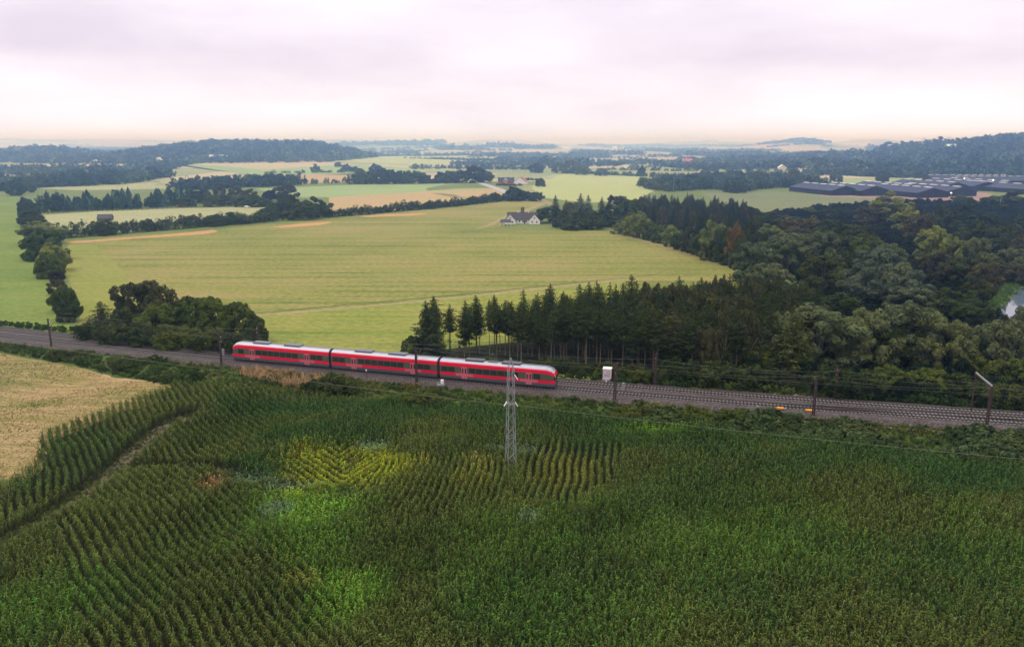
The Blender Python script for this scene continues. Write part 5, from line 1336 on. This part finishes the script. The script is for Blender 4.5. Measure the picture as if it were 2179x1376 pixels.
hill_wood('hill_wood', 'wooded dome-shaped hill at the left of the horizon', _at(540, 1990), 1990, 300, 300, 13, 15, (.045, .068, .042))
hill_wood('hill_wood', 'low wooded shoulder left of the dome-shaped hill', _at(385, 1950), 1950, 150, 250, 12, 15, (.045, .068, .042))
hill_wood('hill_wood', 'wooded hill at the far left edge', _at(50, 2100), 2100, 230, 300, 13, 16, (.045, .068, .042))
hill_wood('hill_wood', 'dark wooded hill at the right edge of the horizon', _at(2240, 1560), 1560, 280, 240, 13, 13, (.036, .060, .040))
hill_wood('hill_wood', 'wooded ridge left of the right hill', _at(1990, 1750), 1750, 300, 220, 13, 14, (.038, .062, .042))
hill_wood('hill_wood', 'wooded slope above the black sheds', _at(1990, 1220), 1230, 175, 150, 11, 11, (.034, .062, .040))
hill_wood('hill_wood', 'tree clump on the distant round hill', _at(1690, 4600), 4600, 190, 200, 14, 30, (.05, .07, .045))
# belts of trees across the hazy plain: front lines in the picture
BELTS = [
 ([(1560, 412), (1620, 402), (1700, 398), (1760, 396)], 70, 9, 9, 'wood left of the black sheds', FARP), ([(1380, 404), (1430, 408), (1500, 404), (1560, 402)], 90, 9, 9, 'willow scrub right of the pale field', FARP), ([(1420, 390), (1520, 386), (1640, 384), (1740, 384)], 90, 8, 9, 'belt of scrub and trees behind the maize field', FARP),
 ([(1730, 374), (1800, 374), (1900, 378), (2040, 380)], 60, 10, 11, 'wood directly above the black sheds', FARP), ([(1440, 358), (1560, 358), (1700, 360), (1770, 356)], 150, 11, 16, 'wood around the red roofed house', FARL), ([(1480, 345), (1600, 345), (1740, 348)], 250, 12, 22, 'blue wood across the right plain', FARL), ([(1500, 333), (1640, 333), (1760, 335), (1900, 332)], 420, 13, 30, 'far blue wood across the right plain', FARL),
 ([(960, 352), (1060, 352), (1180, 353)], 120, 8, 13, 'low bushes behind the red brick farmhouse', FARL), ([(1050, 343), (1130, 343), (1180, 346), (1260, 352)], 120, 12, 16, 'trees behind the red brick farmhouse', FARL), ([(1020, 333), (1085, 333)], 50, 14, 16, 'small square wood beyond the pale plain', FARL),
 ([(720, 334), (800, 333), (880, 333), (1000, 332), (1150, 330)], 60, 11, 20, 'tree line across the left plain', FARL), ([(770, 327), (830, 326), (890, 328)], 70, 14, 24, 'trees beyond the left plain', FARL), ([(1190, 336), (1240, 337), (1300, 336)], 150, 12, 20, 'belt of trees in the middle of the plain', FARL), ([(1225, 328), (1300, 330), (1380, 330)], 280, 16, 28, 'wood around the distant white house', FARL), ([(1380, 322), (1450, 325), (1560, 324), (1660, 322)], 200, 13, 34, 'far trees on the hazy plain', FARL),
 ([(1230, 350), (1310, 352), (1330, 349)], 30, 9, 11, 'trees beyond the pale field', FARP), ([(1350, 344), (1400, 346), (1460, 345)], 40, 8, 14, 'trees on the pink fields', FARL),
 ([(930, 320), (1025, 320)], 160, 26, 30, 'hazy square forest in the distance', FARL), ([(1035, 314), (1090, 314)], 200, 26, 40, 'second hazy forest block in the distance', FARL), ([(700, 312), (800, 310), (930, 312)], 600, 22, 60, 'hazy forest below the pale ridge', FARL), ([(1100, 318), (1180, 317)], 200, 22, 40, 'hazy trees right of the forest blocks', FARL),
 ([(1250, 312), (1400, 312), (1560, 312), (1760, 312)], 500, 20, 75, 'faint tree belts near the horizon', FARL), ([(200, 325), (330, 328), (440, 326)], 500, 14, 45, 'faint trees between the two left hills', FARL), ([(1760, 345), (1790, 340)], 30, 12, 12, 'trees beside the pink slope', FARL), ([(1640, 350), (1720, 352), (1760, 358)], 60, 12, 14, 'trees above the scrub belt', FARP),
 ([(0, 345), (150, 348), (270, 350), (380, 356)], 260, 13, 18, 'trees around the distant white gabled house', FARL), ([(1900, 320), (2000, 318)], 300, 18, 45, 'hazy wood behind the right ridge', FARL), ([(2110, 390), (2250, 388)], 30, 9, 9, 'trees behind the sheds at the right edge', FARP)]
for base, dp, h, sp, lb, pr in BELTS:
    mass('woodland' if dp > 50 else 'tree_belt', lb, base, dp, h, sp, pr, (.046, .070, .042))
# faint belts out to the horizon
rr_ = np.random.default_rng(5); X, Y = [], []
for _ in range(130):
    Yc = 10 ** rr_.uniform(3.42, 4.02); Xc = rr_.uniform(-.7, .7) * Yc; L = rr_.uniform(60, 420); a = rr_.normal(0, .35); n = int(L / 16)
    for k in range(n):
        u = (k / n - .5) * L; X.append(Xc + u * math.cos(a) + rr_.normal(0, 5)); Y.append(Yc + u * math.sin(a) + rr_.normal(0, 8))
X = np.array(X); Y = np.array(Y); n = len(X); hh = rng.uniform(7, 15, n)
scatter_obj('tree_belt', np.stack([X, Y, terrain(X, Y)], 1), zrot(n), np.stack([hh, hh, hh], 1), np.tile(np.array([.05, .072, .045]), (n, 1)) * rng.uniform(.7, 1.3, (n, 1)), FARL, 'faint scattered tree lines fading into the haze', 'stuff')
rr_ = np.random.default_rng(15); X, Y = [], []
for _ in range(70):
    Yc = 10 ** rr_.uniform(3.15, 3.45); Xc = (rr_.uniform(-.12, .42)) * Yc; L = rr_.uniform(40, 200); a = rr_.normal(0, .4); n = max(3, int(L / 10))
    for k in range(n):
        u = (k / n - .5) * L; X.append(Xc + u * math.cos(a) + rr_.normal(0, 3)); Y.append(Yc + u * math.sin(a) + rr_.normal(0, 4))
X = np.array(X); Y = np.array(Y); n = len(X); hh = rng.uniform(4, 10, n)
scatter_obj('tree_belt', np.stack([X, Y, terrain(X, Y)], 1), zrot(n), np.stack([hh * .8, hh * .8, hh], 1), np.tile(np.array([.05, .075, .042]), (n, 1)) * rng.uniform(.7, 1.3, (n, 1)), FARL, 'scattered bushes and hedges dividing the hazy fields', 'stuff')

# ------------------------------------------------------------------ hedges as joined leaf masses
def hedge(label, base, h, w, sp=3.2, mat_='shrub', hvar=.25, leaf=.5, per=150):
    P = [np.array(G(a, b)[:2]) for a, b in base]; Vs, Fs, Ts = [], [], []; off = 0; o0 = P[0]
    for a, c in zip(P[:-1], P[1:]):
        L = np.linalg.norm(c - a); n = max(1, int(L / sp))
        for i in range(n):
            q = a + (c - a) * (i + rng.random() * .6) / n; hh = h * (1 + rng.normal(0, hvar)); hh = max(hh, h * .5)
            V, Fq, ti = puff_crown(w * .5 * rng.uniform(.8, 1.25), hh * 1.3, hh * .36, 7, int(per * 1.9), leaf, blob_r=(.4, .55))
            V[:, 2] = np.clip(V[:, 2], 0, None)
            V = V + np.array([q[0] - o0[0], q[1] - o0[1] + w * .3, float(terrain(q[0], q[1]))]); Vs.append(V); Fs.append(Fq + off); Ts.append(ti); off += len(V)
    me = mesh_np('hedge', np.concatenate(Vs), np.concatenate(Fs), LEAF[mat_], tint=np.concatenate(Ts))
    o = link(bpy.data.objects.new('hedge', me)); o.location = (o0[0], o0[1], 0); tag(o, label, 'hedge'); return o
hedge('long dark hedge from the left tree row to the big dark trees', [(118, 508), (200, 502), (300, 494), (430, 483), (520, 477), (590, 470)], 6.5, 9, 2.7, 'dark', per=190)
hedge('long dark hedge between the big dark trees and the country road', [(690, 463), (760, 458), (860, 449), (960, 440), (1040, 431), (1085, 426), (1150, 422)], 5.2, 9, 3.0, 'dark', per=160, leaf=.55)
hedge('low clipped hedge in front of the red brick farmhouse', [(1056, 395), (1095, 396), (1115, 395)], 2.0, 4, 3, 'dark', per=80, leaf=.6)
hedge('low dark hedge right of the white barn gable', [(1113, 383), (1136, 384)], 2.2, 4, 3, 'dark', per=80, leaf=.6)
H2 = [('dark', 222, 467, 45, 8.5, 'round bush in the long hedge right below the small hut'), ('dark', 318, 465, 24, 7, 'small tree sticking up from the long left hedge'), ('brown', 410, 457, 28, 6.5, 'thin light tree in the long left hedge'), ('dark', 455, 456, 50, 7, 'rounded bush in the long left hedge'), ('dark', 490, 452, 50, 7, 'wide dark bush near the right end of the left hedge'),
    ('green', 578, 436, 34, 9, 'small olive tree left of the big dark trees'), ('oak', 610, 416, 66, 14.5, 'large olive green tree in the cluster at the hedge junction'), ('oak', 640, 428, 60, 12, 'rounded tree right of the large olive one at the hedge junction'), ('dark', 672, 419, 58, 13.5, 'big black-green tree at the right end of the hedge junction cluster'), ('brown', 607, 389, 50, 15, 'reddish brown tree towering over the hedge junction'), ('purple', 572, 405, 26, 9, 'dark purple tree beside the reddish brown tree'), ('dark', 585, 432, 50, 9, 'dark tree below the reddish brown tree'),
    ('birch', 433, 402, 28, 12, 'leftmost pale birch in front of the hidden white house'), ('birch', 465, 395, 26, 13, 'second pale birch in front of the hidden white house'), ('birch', 502, 396, 30, 13, 'pale poplar-like birch right of the hidden white house'), ('birch', 530, 402, 30, 12, 'rightmost pale birch above the dry pasture'), ('green', 450, 415, 34, 9, 'low green tree between the first two birches'), ('oak', 418, 405, 34, 10, 'dark tree left of the birches'), ('green', 482, 413, 36, 9, 'low green tree below the second birch'), ('green', 515, 415, 36, 9, 'low green tree below the third birch'), ('green', 548, 418, 46, 8, 'rounded green tree right of the birches'), ('green', 395, 420, 40, 7, 'low light green bush behind the brown hut'),
    ('oak', 1095, 397, 42, 12, 'large dark tree where the country road meets the hedge'), ('dark', 1118, 406, 26, 8, 'dark tree right of the large road tree'), ('dark', 1140, 409, 30, 7.5, 'dark bush at the right end of the long hedge'), ('dark', 1052, 409, 24, 7, 'round bush in the hedge left of the road'), ('dark', 915, 426, 22, 6.5, 'bush standing up from the middle of the right hedge'),
    ('green', 1150, 379, 22, 9, 'round tree right of the white barn'), ('green', 1104, 459, 16, 4, 'small bush behind the white farmhouse roof'), ('light', 1112, 440, 8, 5, 'tiny lone tree behind the white farmhouse')]
for k, px, ty, w_, h, lb in H2: plant_px(k, px, ty, w_ * 1.15, h, lb)
# the line of full trees above the green field
LINE = [(770, 360, 32), (788, 366, 30), (812, 362, 34), (830, 360, 34), (848, 364, 32), (866, 364, 34), (890, 364, 34), (905, 372, 24), (940, 366, 34), (958, 364, 34), (976, 364, 34), (994, 362, 36), (1012, 354, 46), (1030, 362, 36), (926, 378, 24), (752, 372, 26)]
for i, (px, ty, w_) in enumerate(LINE):
    by = np.interp(px, [750, 900, 1040], [392, 391, 388]); p = G(px, by); h = height_px(p, by - ty)
    plant(random.choice(['oak', 'green', 'dark']), p, h, w_ * 1.15 / scale_at(p), 'full rounded tree in the line behind the green field', 'trees in the line behind the green field')
for px, ty, by, w_, lb in [(800, 349, 372, 30, 'dark domed tree rising above the tree line'), (737, 349, 365, 20, 'round dark tree left of the tree line above the tan mound'), (672, 349, 366, 18, 'round dark tree on the hedge above the tan mound'), (755, 354, 366, 20, 'round tree right of the tan mound'), (605, 374, 394, 28, 'round dark tree at the left foot of the tan mound'), (1160, 331, 352, 26, 'tall dark tree right of the red brick farmhouse'), (1140, 347, 368, 30, 'dark tree behind the red brick farmhouse'), (1187, 345, 368, 28, 'dark tree group left of the pale field'), (1213, 340, 369, 30, 'dark tree at the left corner of the pale field'), (1365, 352, 374, 14, 'small pointed tree on the dark hedge'), (1240, 352, 372, 30, 'dark tree on the pale field edge'), (1280, 358, 374, 28, 'dark round tree on the pale field edge'), (1387, 381, 402, 26, 'dark round tree at the right end of the pale field'), (1497, 363, 385, 22, 'pale rounded tree in the scrub behind the maize'), (1520, 364, 388, 30, 'second pale rounded tree in the scrub behind the maize'), (1612, 364, 388, 28, 'bright green round tree left of the dark wood'), (1687, 360, 392, 28, 'pale grey tree left of the black sheds'), (1778, 365, 393, 28, 'pale grey round tree above the black sheds'), (1877, 373, 388, 24, 'small olive round tree behind the black sheds'), (2162, 334, 365, 22, 'dark round tree on the right slope'), (2120, 350, 372, 30, 'dark tree at the edge of the right slope field'), (720, 345, 356, 14, 'small round tree on the green slope'), (35, 384, 416, 34, 'dark green round tree at the far left edge'), (65, 376, 410, 24, 'grey green tree at the far left edge')]:
    p = G(px, by); plant('willow_grey' if ('pale' in lb or 'grey' in lb) else ('green' if 'green' in lb else 'dark'), p, height_px(p, by - ty), w_ * 1.15 / scale_at(p), lb)
# avenue dots on the pink fields
for i, px in enumerate((1281, 1301, 1318, 1394, 1414, 1433, 1453)):
    p = G(px, 351 + .02 * (px - 1280)); plant('dark', p, 7.5, 10, 'small round roadside tree on the pale plain', 'small roadside trees on the plain')

# ------------------------------------------------------------------ buildings
def gable(name, label, cat, px, py, L, Wd, hw, hr, rz, wallm, roofm, wins=(), over=.35, chimneys=(), ridge_x=True, doors=(), loc=None, group=None):
    """gabled building: length along local x, ridge along x; its front (south) faces -y"""
    p = G(px, py) if loc is None else loc
    root = empty(name, tuple(p), rz); tag(root, label, cat, group)
    x0, x1, y0, y1 = -L / 2, L / 2, 0, Wd
    mb = MB(); mb.poly([(x0, y0, -.3), (x1, y0, -.3), (x1, y0, hw), (x0, y0, hw)]).poly([(x1, y1, -.3), (x0, y1, -.3), (x0, y1, hw), (x1, y1, hw)])
    mb.poly([(x0, y1, -.3), (x0, y0, -.3), (x0, y0, hw), (x0, (y0 + y1) / 2, hw + hr), (x0, y1, hw)]).poly([(x1, y0, -.3), (x1, y1, -.3), (x1, y1, hw), (x1, (y0 + y1) / 2, hw + hr), (x1, y0, hw)])
    mb.build('wall', wallm, root)
    mb = MB(); sl = hr / (Wd / 2); th = .22
    for s, ye in ((-1, y0 - over), (1, y1 + over)):
        ym = (y0 + y1) / 2; ze = hw - sl * over
        c = [(x0 - over, ye, ze + .03), (x1 + over, ye, ze + .03), (x1 + over, ym, hw + hr + .03), (x0 - over, ym, hw + hr + .03)]
        mb.hexa(c + [(a, b_, z + th) for a, b_, z in c])
    rf = mb.build('roof', roofm, root)
    for cx_, s in chimneys: MB().box(cx_ - s / 2, cx_ + s / 2, Wd / 2 - s / 2, Wd / 2 + s / 2, hw + hr - .6, hw + hr + 1.0).build('chimney', M['cream'], rf)
    wm_ = {}
    for face, u, z, w_, h_ in wins:
        if face == 'f': b_ = (u - w_ / 2, u + w_ / 2, -.06, .02, z, z + h_)
        elif face == 'l': b_ = (x0 - .06, x0 + .02, u - w_ / 2, u + w_ / 2, z, z + h_)
        else: b_ = (x1 - .02, x1 + .06, u - w_ / 2, u + w_ / 2, z, z + h_)
        MB().box(*b_).build('window', M['darkglass'], root)
    for u, w_, h_ in doors: MB().box(u - w_ / 2, u + w_ / 2, -.05, .02, 0, h_).build('door', M['thatch'], root)
    return root
# white farmhouse: long range with two short wings facing the field
fp = G(1108, 477); sc_ = scale_at(fp)
Lh = 66 / sc_
fh = gable('farmhouse', 'white farmhouse with long dark roof and two white gables beside the mown field', 'farmhouse', 0, 0, Lh, 7.0, 2.6, 4.0, 0, M['white'], M['thatch'], [('f', u, .9, .9, 1.0) for u in (-4.4, -2.2, 0, 2.0, 4.0)], chimneys=((3.5, .8), (-3, .7)), doors=((1.0, .9, 2.0),), loc=fp + np.array([1.5, 3.5, 0]))
for wx, lb in ((-Lh / 2 + 1.6, ''), (Lh / 2 - 2.6, '')):
    hw, hr, hwid = 2.4, 3.5, 3.4
    mb = MB(); y0 = -4.2
    mb.poly([(wx - hwid, y0, -.3), (wx + hwid, y0, -.3), (wx + hwid, y0, hw), (wx, y0, hw + hr), (wx - hwid, y0, hw)])
    mb.poly([(wx - hwid, .0, -.3), (wx - hwid, y0, -.3), (wx - hwid, y0, hw), (wx - hwid, .0, hw)]).poly([(wx + hwid, y0, -.3), (wx + hwid, 0, -.3), (wx + hwid, 0, hw), (wx + hwid, y0, hw)])
    wg = mb.build('wing_wall', M['white'], fh)
    mb = MB()
    for s in (-1, 1):
        c = [(wx + s * (hwid + .3), y0 - .3, hw - .28), (wx + s * (hwid + .3), 3.2, hw - .28), (wx, 3.2, hw + hr + .03), (wx, y0 - .3, hw + hr + .03)]
        if s > 0: c = c[::-1]
        mb.hexa([(a, b_, z) for a, b_, z in c] + [(a, b_, z + .2) for a, b_, z in c])
    mb.build('wing_roof', M['thatch'], fh)
    for u in (-1.4, 1.4): MB().box(wx + u - .4, wx + u + .4, y0 - .05, y0 + .02, .9, 1.9).build('window', M['darkglass'], wg)
    MB().box(wx - .4, wx + .4, y0 - .05, y0 + .02, 3.4, 4.2).build('loft_window', M['darkglass'], wg)
cp = G(1076, 480); r_ = empty('carport', tuple(cp)); tag(r_, 'open dark roofed shelter on posts at the left end of the white farmhouse', 'shelter')
mb = MB(); Wc = 3.6
for s in (-1, 1):
    c = [(-Wc, s * 2.4, 2.1), (Wc, s * 2.4, 2.1), (Wc * .8, 0, 3.7), (-Wc * .8, 0, 3.7)]
    mb.hexa(c + [(a, b_, z + .2) for a, b_, z in c])
mb.build('roof', M['thatch'], r_)
for x_ in (-3.2, -1.1, 1.1, 3.2):
    for y_ in (-2.1, 2.1): MB().bar((x_, y_, -.2), (x_, y_, 2.2), .25).build('post', M['white' if y_ < 0 else 'trunk'], r_)
# red brick farmhouse and its barn
bp = G(1077, 391.5); s_b = scale_at(bp)
wins = [('f', u, 1.0, 1.1, 1.5) for u in (-7.2, -5.2, -3.2, 1.6, 3.4, 5.2, 7.2)]
rb = gable('brick_farmhouse', 'red brick farmhouse with dark roof and white trimmed gable beyond the road', 'farmhouse', 0, 0, 34 / s_b, 8, 3.6, 3.6, 0, M['redbrick'], M['shedroof'], wins, loc=bp, chimneys=((-6, .9), (6, .9)), doors=((-.8, 1.1, 2.2),))
mb = MB(); mb.poly([(-3.2, -.9, -.3), (1.8, -.9, -.3), (1.8, -.9, 3.8), (-.7, -.9, 6.9), (-3.2, -.9, 3.8)]).poly([(-3.2, .1, -.3), (-3.2, -.9, -.3), (-3.2, -.9, 3.8), (-3.2, .1, 3.8)]).poly([(1.8, -.9, -.3), (1.8, .1, -.3), (1.8, .1, 3.8), (1.8, -.9, 3.8)])
fg = mb.build('front_gable', M['redbrick'], rb)
MB().bar((-3.4, -1.0, 3.7), (-.7, -1.0, 7.1), .3).bar((2.0, -1.0, 3.7), (-.7, -1.0, 7.1), .3).build('gable_trim', M['white'], fg)
for u in (-1.4, 0): MB().box(u - .3, u + .3, -.98, -.9, 4.2, 5.4).build('window', M['white'], fg)
MB().box(-1.2, -.2, -.98, -.9, 0, 2.2).build('door', M['white'], fg)
gable('barn', 'barn with white gable and dark red roof right of the red brick farmhouse', 'barn', 0, 0, 14, 13.5, 2.8, 4.9, R(90) - .25, M['white'], M['redroof'], loc=G(1110, 392) + np.array([6, 6, 0]))
# other houses
gable('barn_hut', 'small dark roofed open hut standing in the dry pasture', 'hut', 222, 470, 8.2, 6.5, 1.5, 2.3, .25, M['trunk'], M['thatch'])
gable('brown_hut', 'low brown roofed hut at the end of the dry pasture', 'hut', 386, 440, 7, 6, 1.6, 2.0, .1, M['redbrick'], M['thatch'])
gable('hidden_house', 'white house half hidden behind the birches', 'house', 495, 437, 9, 7, 4.5, 3, .4, M['white'], M['thatch'])
gable('gabled_house', 'distant white house with steep gable in front of the left hill', 'house', 348, 350, 15, 17, 5, 9, R(90), M['white'], M['cream'], [('l', 6, 5.5, 1.5, 2), ('l', 11, 5.5, 1.5, 2)])
gable('white_cottage', 'tiny white cottage left of the distant gabled house', 'house', 303, 347, 14, 8, 4, 4, .2, M['white'], M['white'])
gable('farm_building', 'long pale building at the foot of the left wooded hill, left wing', 'building', 443, 341, 22, 12, 6, 4, .1, M['white'], M['cream'])
gable('farm_building', 'white domed roof building at the foot of the left wooded hill', 'building', 457, 341, 34, 14, 5, 6, .0, M['cream'], M['white'])
gable('farm_building', 'small bright building at the right end of the farm on the left hill', 'building', 482, 340, 12, 10, 7, 3, .1, M['white'], M['white'])
gable('long_house', 'pale long roofed building among the woods at the far left', 'building', 205, 347, 30, 12, 4, 3, .1, M['cream'], M['cream'])
gable('plain_house', 'tiny white house with dark red roof on the far plain', 'house', 1018, 331, 18, 12, 6, 7, .5, M['white'], M['redroof'])
gable('plain_house', 'tall white house on the far plain in the middle', 'house', 1309, 321, 22, 20, 16, 8, .2, M['white'], M['cream'])
gable('plain_house', 'low white house on the far plain left of the tall one', 'house', 1206, 319, 40, 16, 8, 6, .2, M['white'], M['cream'])
gable('red_roofed_house', 'white house with a bright red roof on the right plain', 'house', 1464, 348.5, 22, 14, 5, 6, .05, M['white'], paint('bright_red_roof', (.50, .10, .12), .7))
gable('roadside_barn', 'cream barn gable at the edge of the scrub on the right', 'barn', 1672, 363, 16, 12, 5, 4, R(80), M['cream'], M['cream'])
gable('orange_shed', 'small orange brown shed in the scrub right of the pale field', 'shed', 1565, 376, 10, 8, 3, 3, R(80), M['orange_soil'], M['orange_soil'])
gable('hilltop_barn', 'pale barn in the gap beside the right wooded hill', 'barn', 2030, 319, 28, 14, 6, 5, .3, M['cream'], M['white'])
gable('yard_building', 'pale low building among trees left of the wooded slope', 'building', 1848, 364, 16, 8, 4, 2, .1, M['cream'], M['cream'])
# red car on the road
cp_ = G(1060, 399); car = empty('parked_car', (cp_[0], cp_[1], .13), R(-55)); tag(car, 'small red car on the country road by the red brick farmhouse', 'car')
mb = MB(); mb.hexa([(-2.2, -.9, .35), (2.2, -.9, .35), (2.2, .9, .35), (-2.2, .9, .35), (-2.2, -.9, .95), (2.1, -.85, .85), (2.1, .85, .85), (-2.2, .9, .95)]); mb.build('body', M['redcar'], car)
MB().hexa([(-2.0, -.82, .95), (1.0, -.82, .9), (1.0, .82, .9), (-2.0, .82, .95), (-1.5, -.68, 1.5), (.3, -.68, 1.5), (.3, .68, 1.5), (-1.5, .68, 1.5)]).build('cabin', M['redcar'], car)
for x_ in (-1.35, 1.35):
    for y_ in (-.9, .9): MB().tube([(x_, y_ - .1, .33), (x_, y_ + .1, .33)], .33, 12).build('wheel', M['tyre'], car)
for px, py, lb in ((526, 442, 'white parked car beside the dry pasture below the birches'), (415, 438, 'pale parked car left of the birches')):
    p = G(px, py); c_ = copy_tree(car, loc=(p[0], p[1], .05), rz=.2); c_['label'] = lb
    for ch in c_.children:
        if ch.name.startswith(('body', 'cabin')): ch.data = ch.data.copy(); ch.data.materials[0] = M['white']
# fence of the dry pasture
fpts = interp_pts([(92, 456), (200, 451), (300, 447.5), (390, 443), (440, 441)], 34)
fr = empty('pasture_fence', tuple(G(*fpts[0]))); tag(fr, 'post and rail fence between the dry pasture and the conifers', 'fence'); o0 = np.array(G(*fpts[0]))
pm = MB().box(-.12, .12, -.12, .12, -.2, 1.5).mesh('post', M['trunk']); prev = None; 
for q in fpts:
    p = G(*q) - o0; o = link(bpy.data.objects.new('post', pm), fr); o.location = tuple(p)
    if prev is not None:
        for z in (.6, 1.2): MB().bar((prev[0], prev[1], z), (p[0], p[1], z), .08).build('rail', M['trunk'], fr)
    prev = p
# black sheds on the right
yard = [(1745, 418), (1900, 424), (2010, 432), (2060, 440), (2110, 430), (2110, 412), (1900, 396), (1745, 402)]
sheet('yard', yard, field_mat('yard_ground', [(.20, .13, .11), (.26, .17, .14), (.30, .20, .16)], 0, (.02, .1)), .10)
def shed(px, py, wpx, hpx, back, lb, nl=5, split=0.55):
    """gable end faces the camera side; ridge runs back to the left"""
    p = G(px, py); s = scale_at(p); Wd = wpx / s; hh = height_px(p, hpx * .84); hw = hh * split; hr = hh - hw
    root = empty('storage_shed', tuple(p), R(14)); tag(root, lb, 'shed', 'black storage sheds')
    w2 = Wd / 2 * 1.15
    # local frame: gable in the plane y=0 (x across), building runs to +y
    L = back * .72
    mb = MB().poly([(-w2, 0, -.3), (w2, 0, -.3), (w2, 0, hw), (0, 0, hh), (-w2, 0, hw)]).poly([(w2, L, -.3), (-w2, L, -.3), (-w2, L, hw), (0, L, hh), (w2, L, hw)])
    mb.poly([(-w2, L, -.3), (-w2, 0, -.3), (-w2, 0, hw), (-w2, L, hw)]).poly([(w2, 0, -.3), (w2, L, -.3), (w2, L, hw), (w2, 0, hw)])
    mb.build('wall', M['shedwall'], root)
    mb = MB()
    for sg in (-1, 1):
        c = [(sg * (w2 + .5), -.5, hw - .3), (sg * (w2 + .5), L + .5, hw - .3), (0, L + .5, hh + .05), (0, -.5, hh + .05)]
        if sg > 0: c = c[::-1]
        mb.hexa(c + [(a, b_, z + .25) for a, b_, z in c])
    rf = mb.build('roof', M['shedroof'], root)
    sk = MB().box(-1.5, 1.5, -3.6, 3.6, 0, .55).mesh('skylight', M['white'])
    for k in range(nl):
        o = link(bpy.data.objects.new('skylight', sk), rf); o.location = (0, L * (k + .5) / nl, hh + .28)
    MB().box(-1.6, 1.6, -.12, -.02, 0, hw * .9).build('door', M['shedroof'], root)
    return root
SH = [(1798, 416, 60, 23, 95, 'long black shed at the left end of the row, with pale skylights'), (1862, 417, 62, 24, 95, 'second black shed from the left beside the maize field'), (1942, 414, 66, 24, 100, 'third black shed from the left with a wide gable'), (1985, 421, 68, 24, 100, 'front black shed next to the lit lamp'),
      (2046, 418, 66, 23, 100, 'black shed just right of the lit lamp'), (2035, 406, 60, 20, 110, 'black shed behind the lamp corner'), (2100, 406, 64, 22, 110, 'black shed behind the green tree at the right'), (2150, 404, 64, 21, 120, 'black shed near the right picture edge'), (2210, 412, 66, 21, 120, 'rightmost black shed cut by the picture edge')]
for a_ in SH: shed(*a_)
for i, (px, py, L_, lb) in enumerate([(2068, 389, 110, 'long flat rooflight strip shed behind the others, the farther one'), (2130, 393, 110, 'long rooflight strip shed behind the others, the nearer one')]):
    p = G(px, py); g_ = gable('storage_shed', lb, 'shed', 0, 0, L_ * .9, 24, 4.5, 4.5, R(2), M['shedwall'], M['shedroof'], loc=p, group='black storage sheds')
    for k in range(11):
        MB().box(-2.6, 2.6, -1.2, 1.2, 0, .5).build('skylight', M['white'], g_, (-L_ * .42 + k * L_ * .084, 12, 9.1))
# yard lamp that is lit
lp = G(2022, 426); lr = empty('yard_lamp', tuple(lp)); tag(lr, 'pale lamp post with a bright lit head at the shed corner', 'lamp')
MB().tube([(0, 0, 0), (0, 0, 6.0)], .14).build('post', M['galv'], lr)
em = bpy.data.materials.new('lamp_glow'); em.use_nodes = True; tt = em.node_tree; tt.nodes.clear(); oo = tt.nodes.new('ShaderNodeOutputMaterial'); ee = tt.nodes.new('ShaderNodeEmission'); ee.inputs[0].default_value = (1, .8, .55, 1); ee.inputs[1].default_value = 5; tt.links.new(ee.outputs[0], oo.inputs[0])
MB().box(-.5, .5, -.4, .4, 6.02, 6.6).build('lamp_head', em, lr)
for px, py, lb in ((2049, 391, 'small lit lamp among the shed roofs, left'), (2110, 395, 'small lit lamp among the shed roofs, right')):
    p = G(px, py + 14); c_ = copy_tree(lr, loc=tuple(p)); c_['label'] = lb; c_.scale = (.6, .6, 1.9)
# pale mast right
p = G(2126, 450); o = MB().tube([(0, 0, 0), (0, 0, height_px(p, 26))], .3, 6, 0, .12).build('radio_mast', M['white'], None, tuple(p)); tag(o, 'slim white pole by the clearing at the right edge', 'pole')
p = G(1432, 430); o = MB().tube([(0, 0, 0), (0, 0, 16)], .25, 6, 0, .12).build('slim_pole', M['galv'], None, tuple(p)); tag(o, 'slim grey pole rising from the conifer stand', 'pole')

# ------------------------------------------------------------------ haze
hx = 16500.0
bmv = [(-hx, -300, -4), (hx, -300, -4), (hx, hx, -4), (-hx, hx, -4), (-hx, -300, HAZE_TOP), (hx, -300, HAZE_TOP), (hx, hx, HAZE_TOP), (-hx, hx, HAZE_TOP)]
mb = MB(); mb.hexa(bmv)
hm = bpy.data.materials.new('haze_air'); hm.use_nodes = True; tt = hm.node_tree; tt.nodes.clear(); oo = tt.nodes.new('ShaderNodeOutputMaterial'); vv = tt.nodes.new('ShaderNodeVolumePrincipled')
vv.inputs['Color'].default_value = (*HAZE_COL, 1); vv.inputs['Density'].default_value = HAZE_D; vv.inputs['Anisotropy'].default_value = HAZE_G
vv.inputs['Absorption Color'].default_value = (1, 1, 1, 1)
tt.links.new(vv.outputs[0], oo.inputs['Volume'])
hz = mb.build('haze', hm); hz['kind'] = 'stuff'; hz['label'] = 'thin blue-white haze over the far fields'
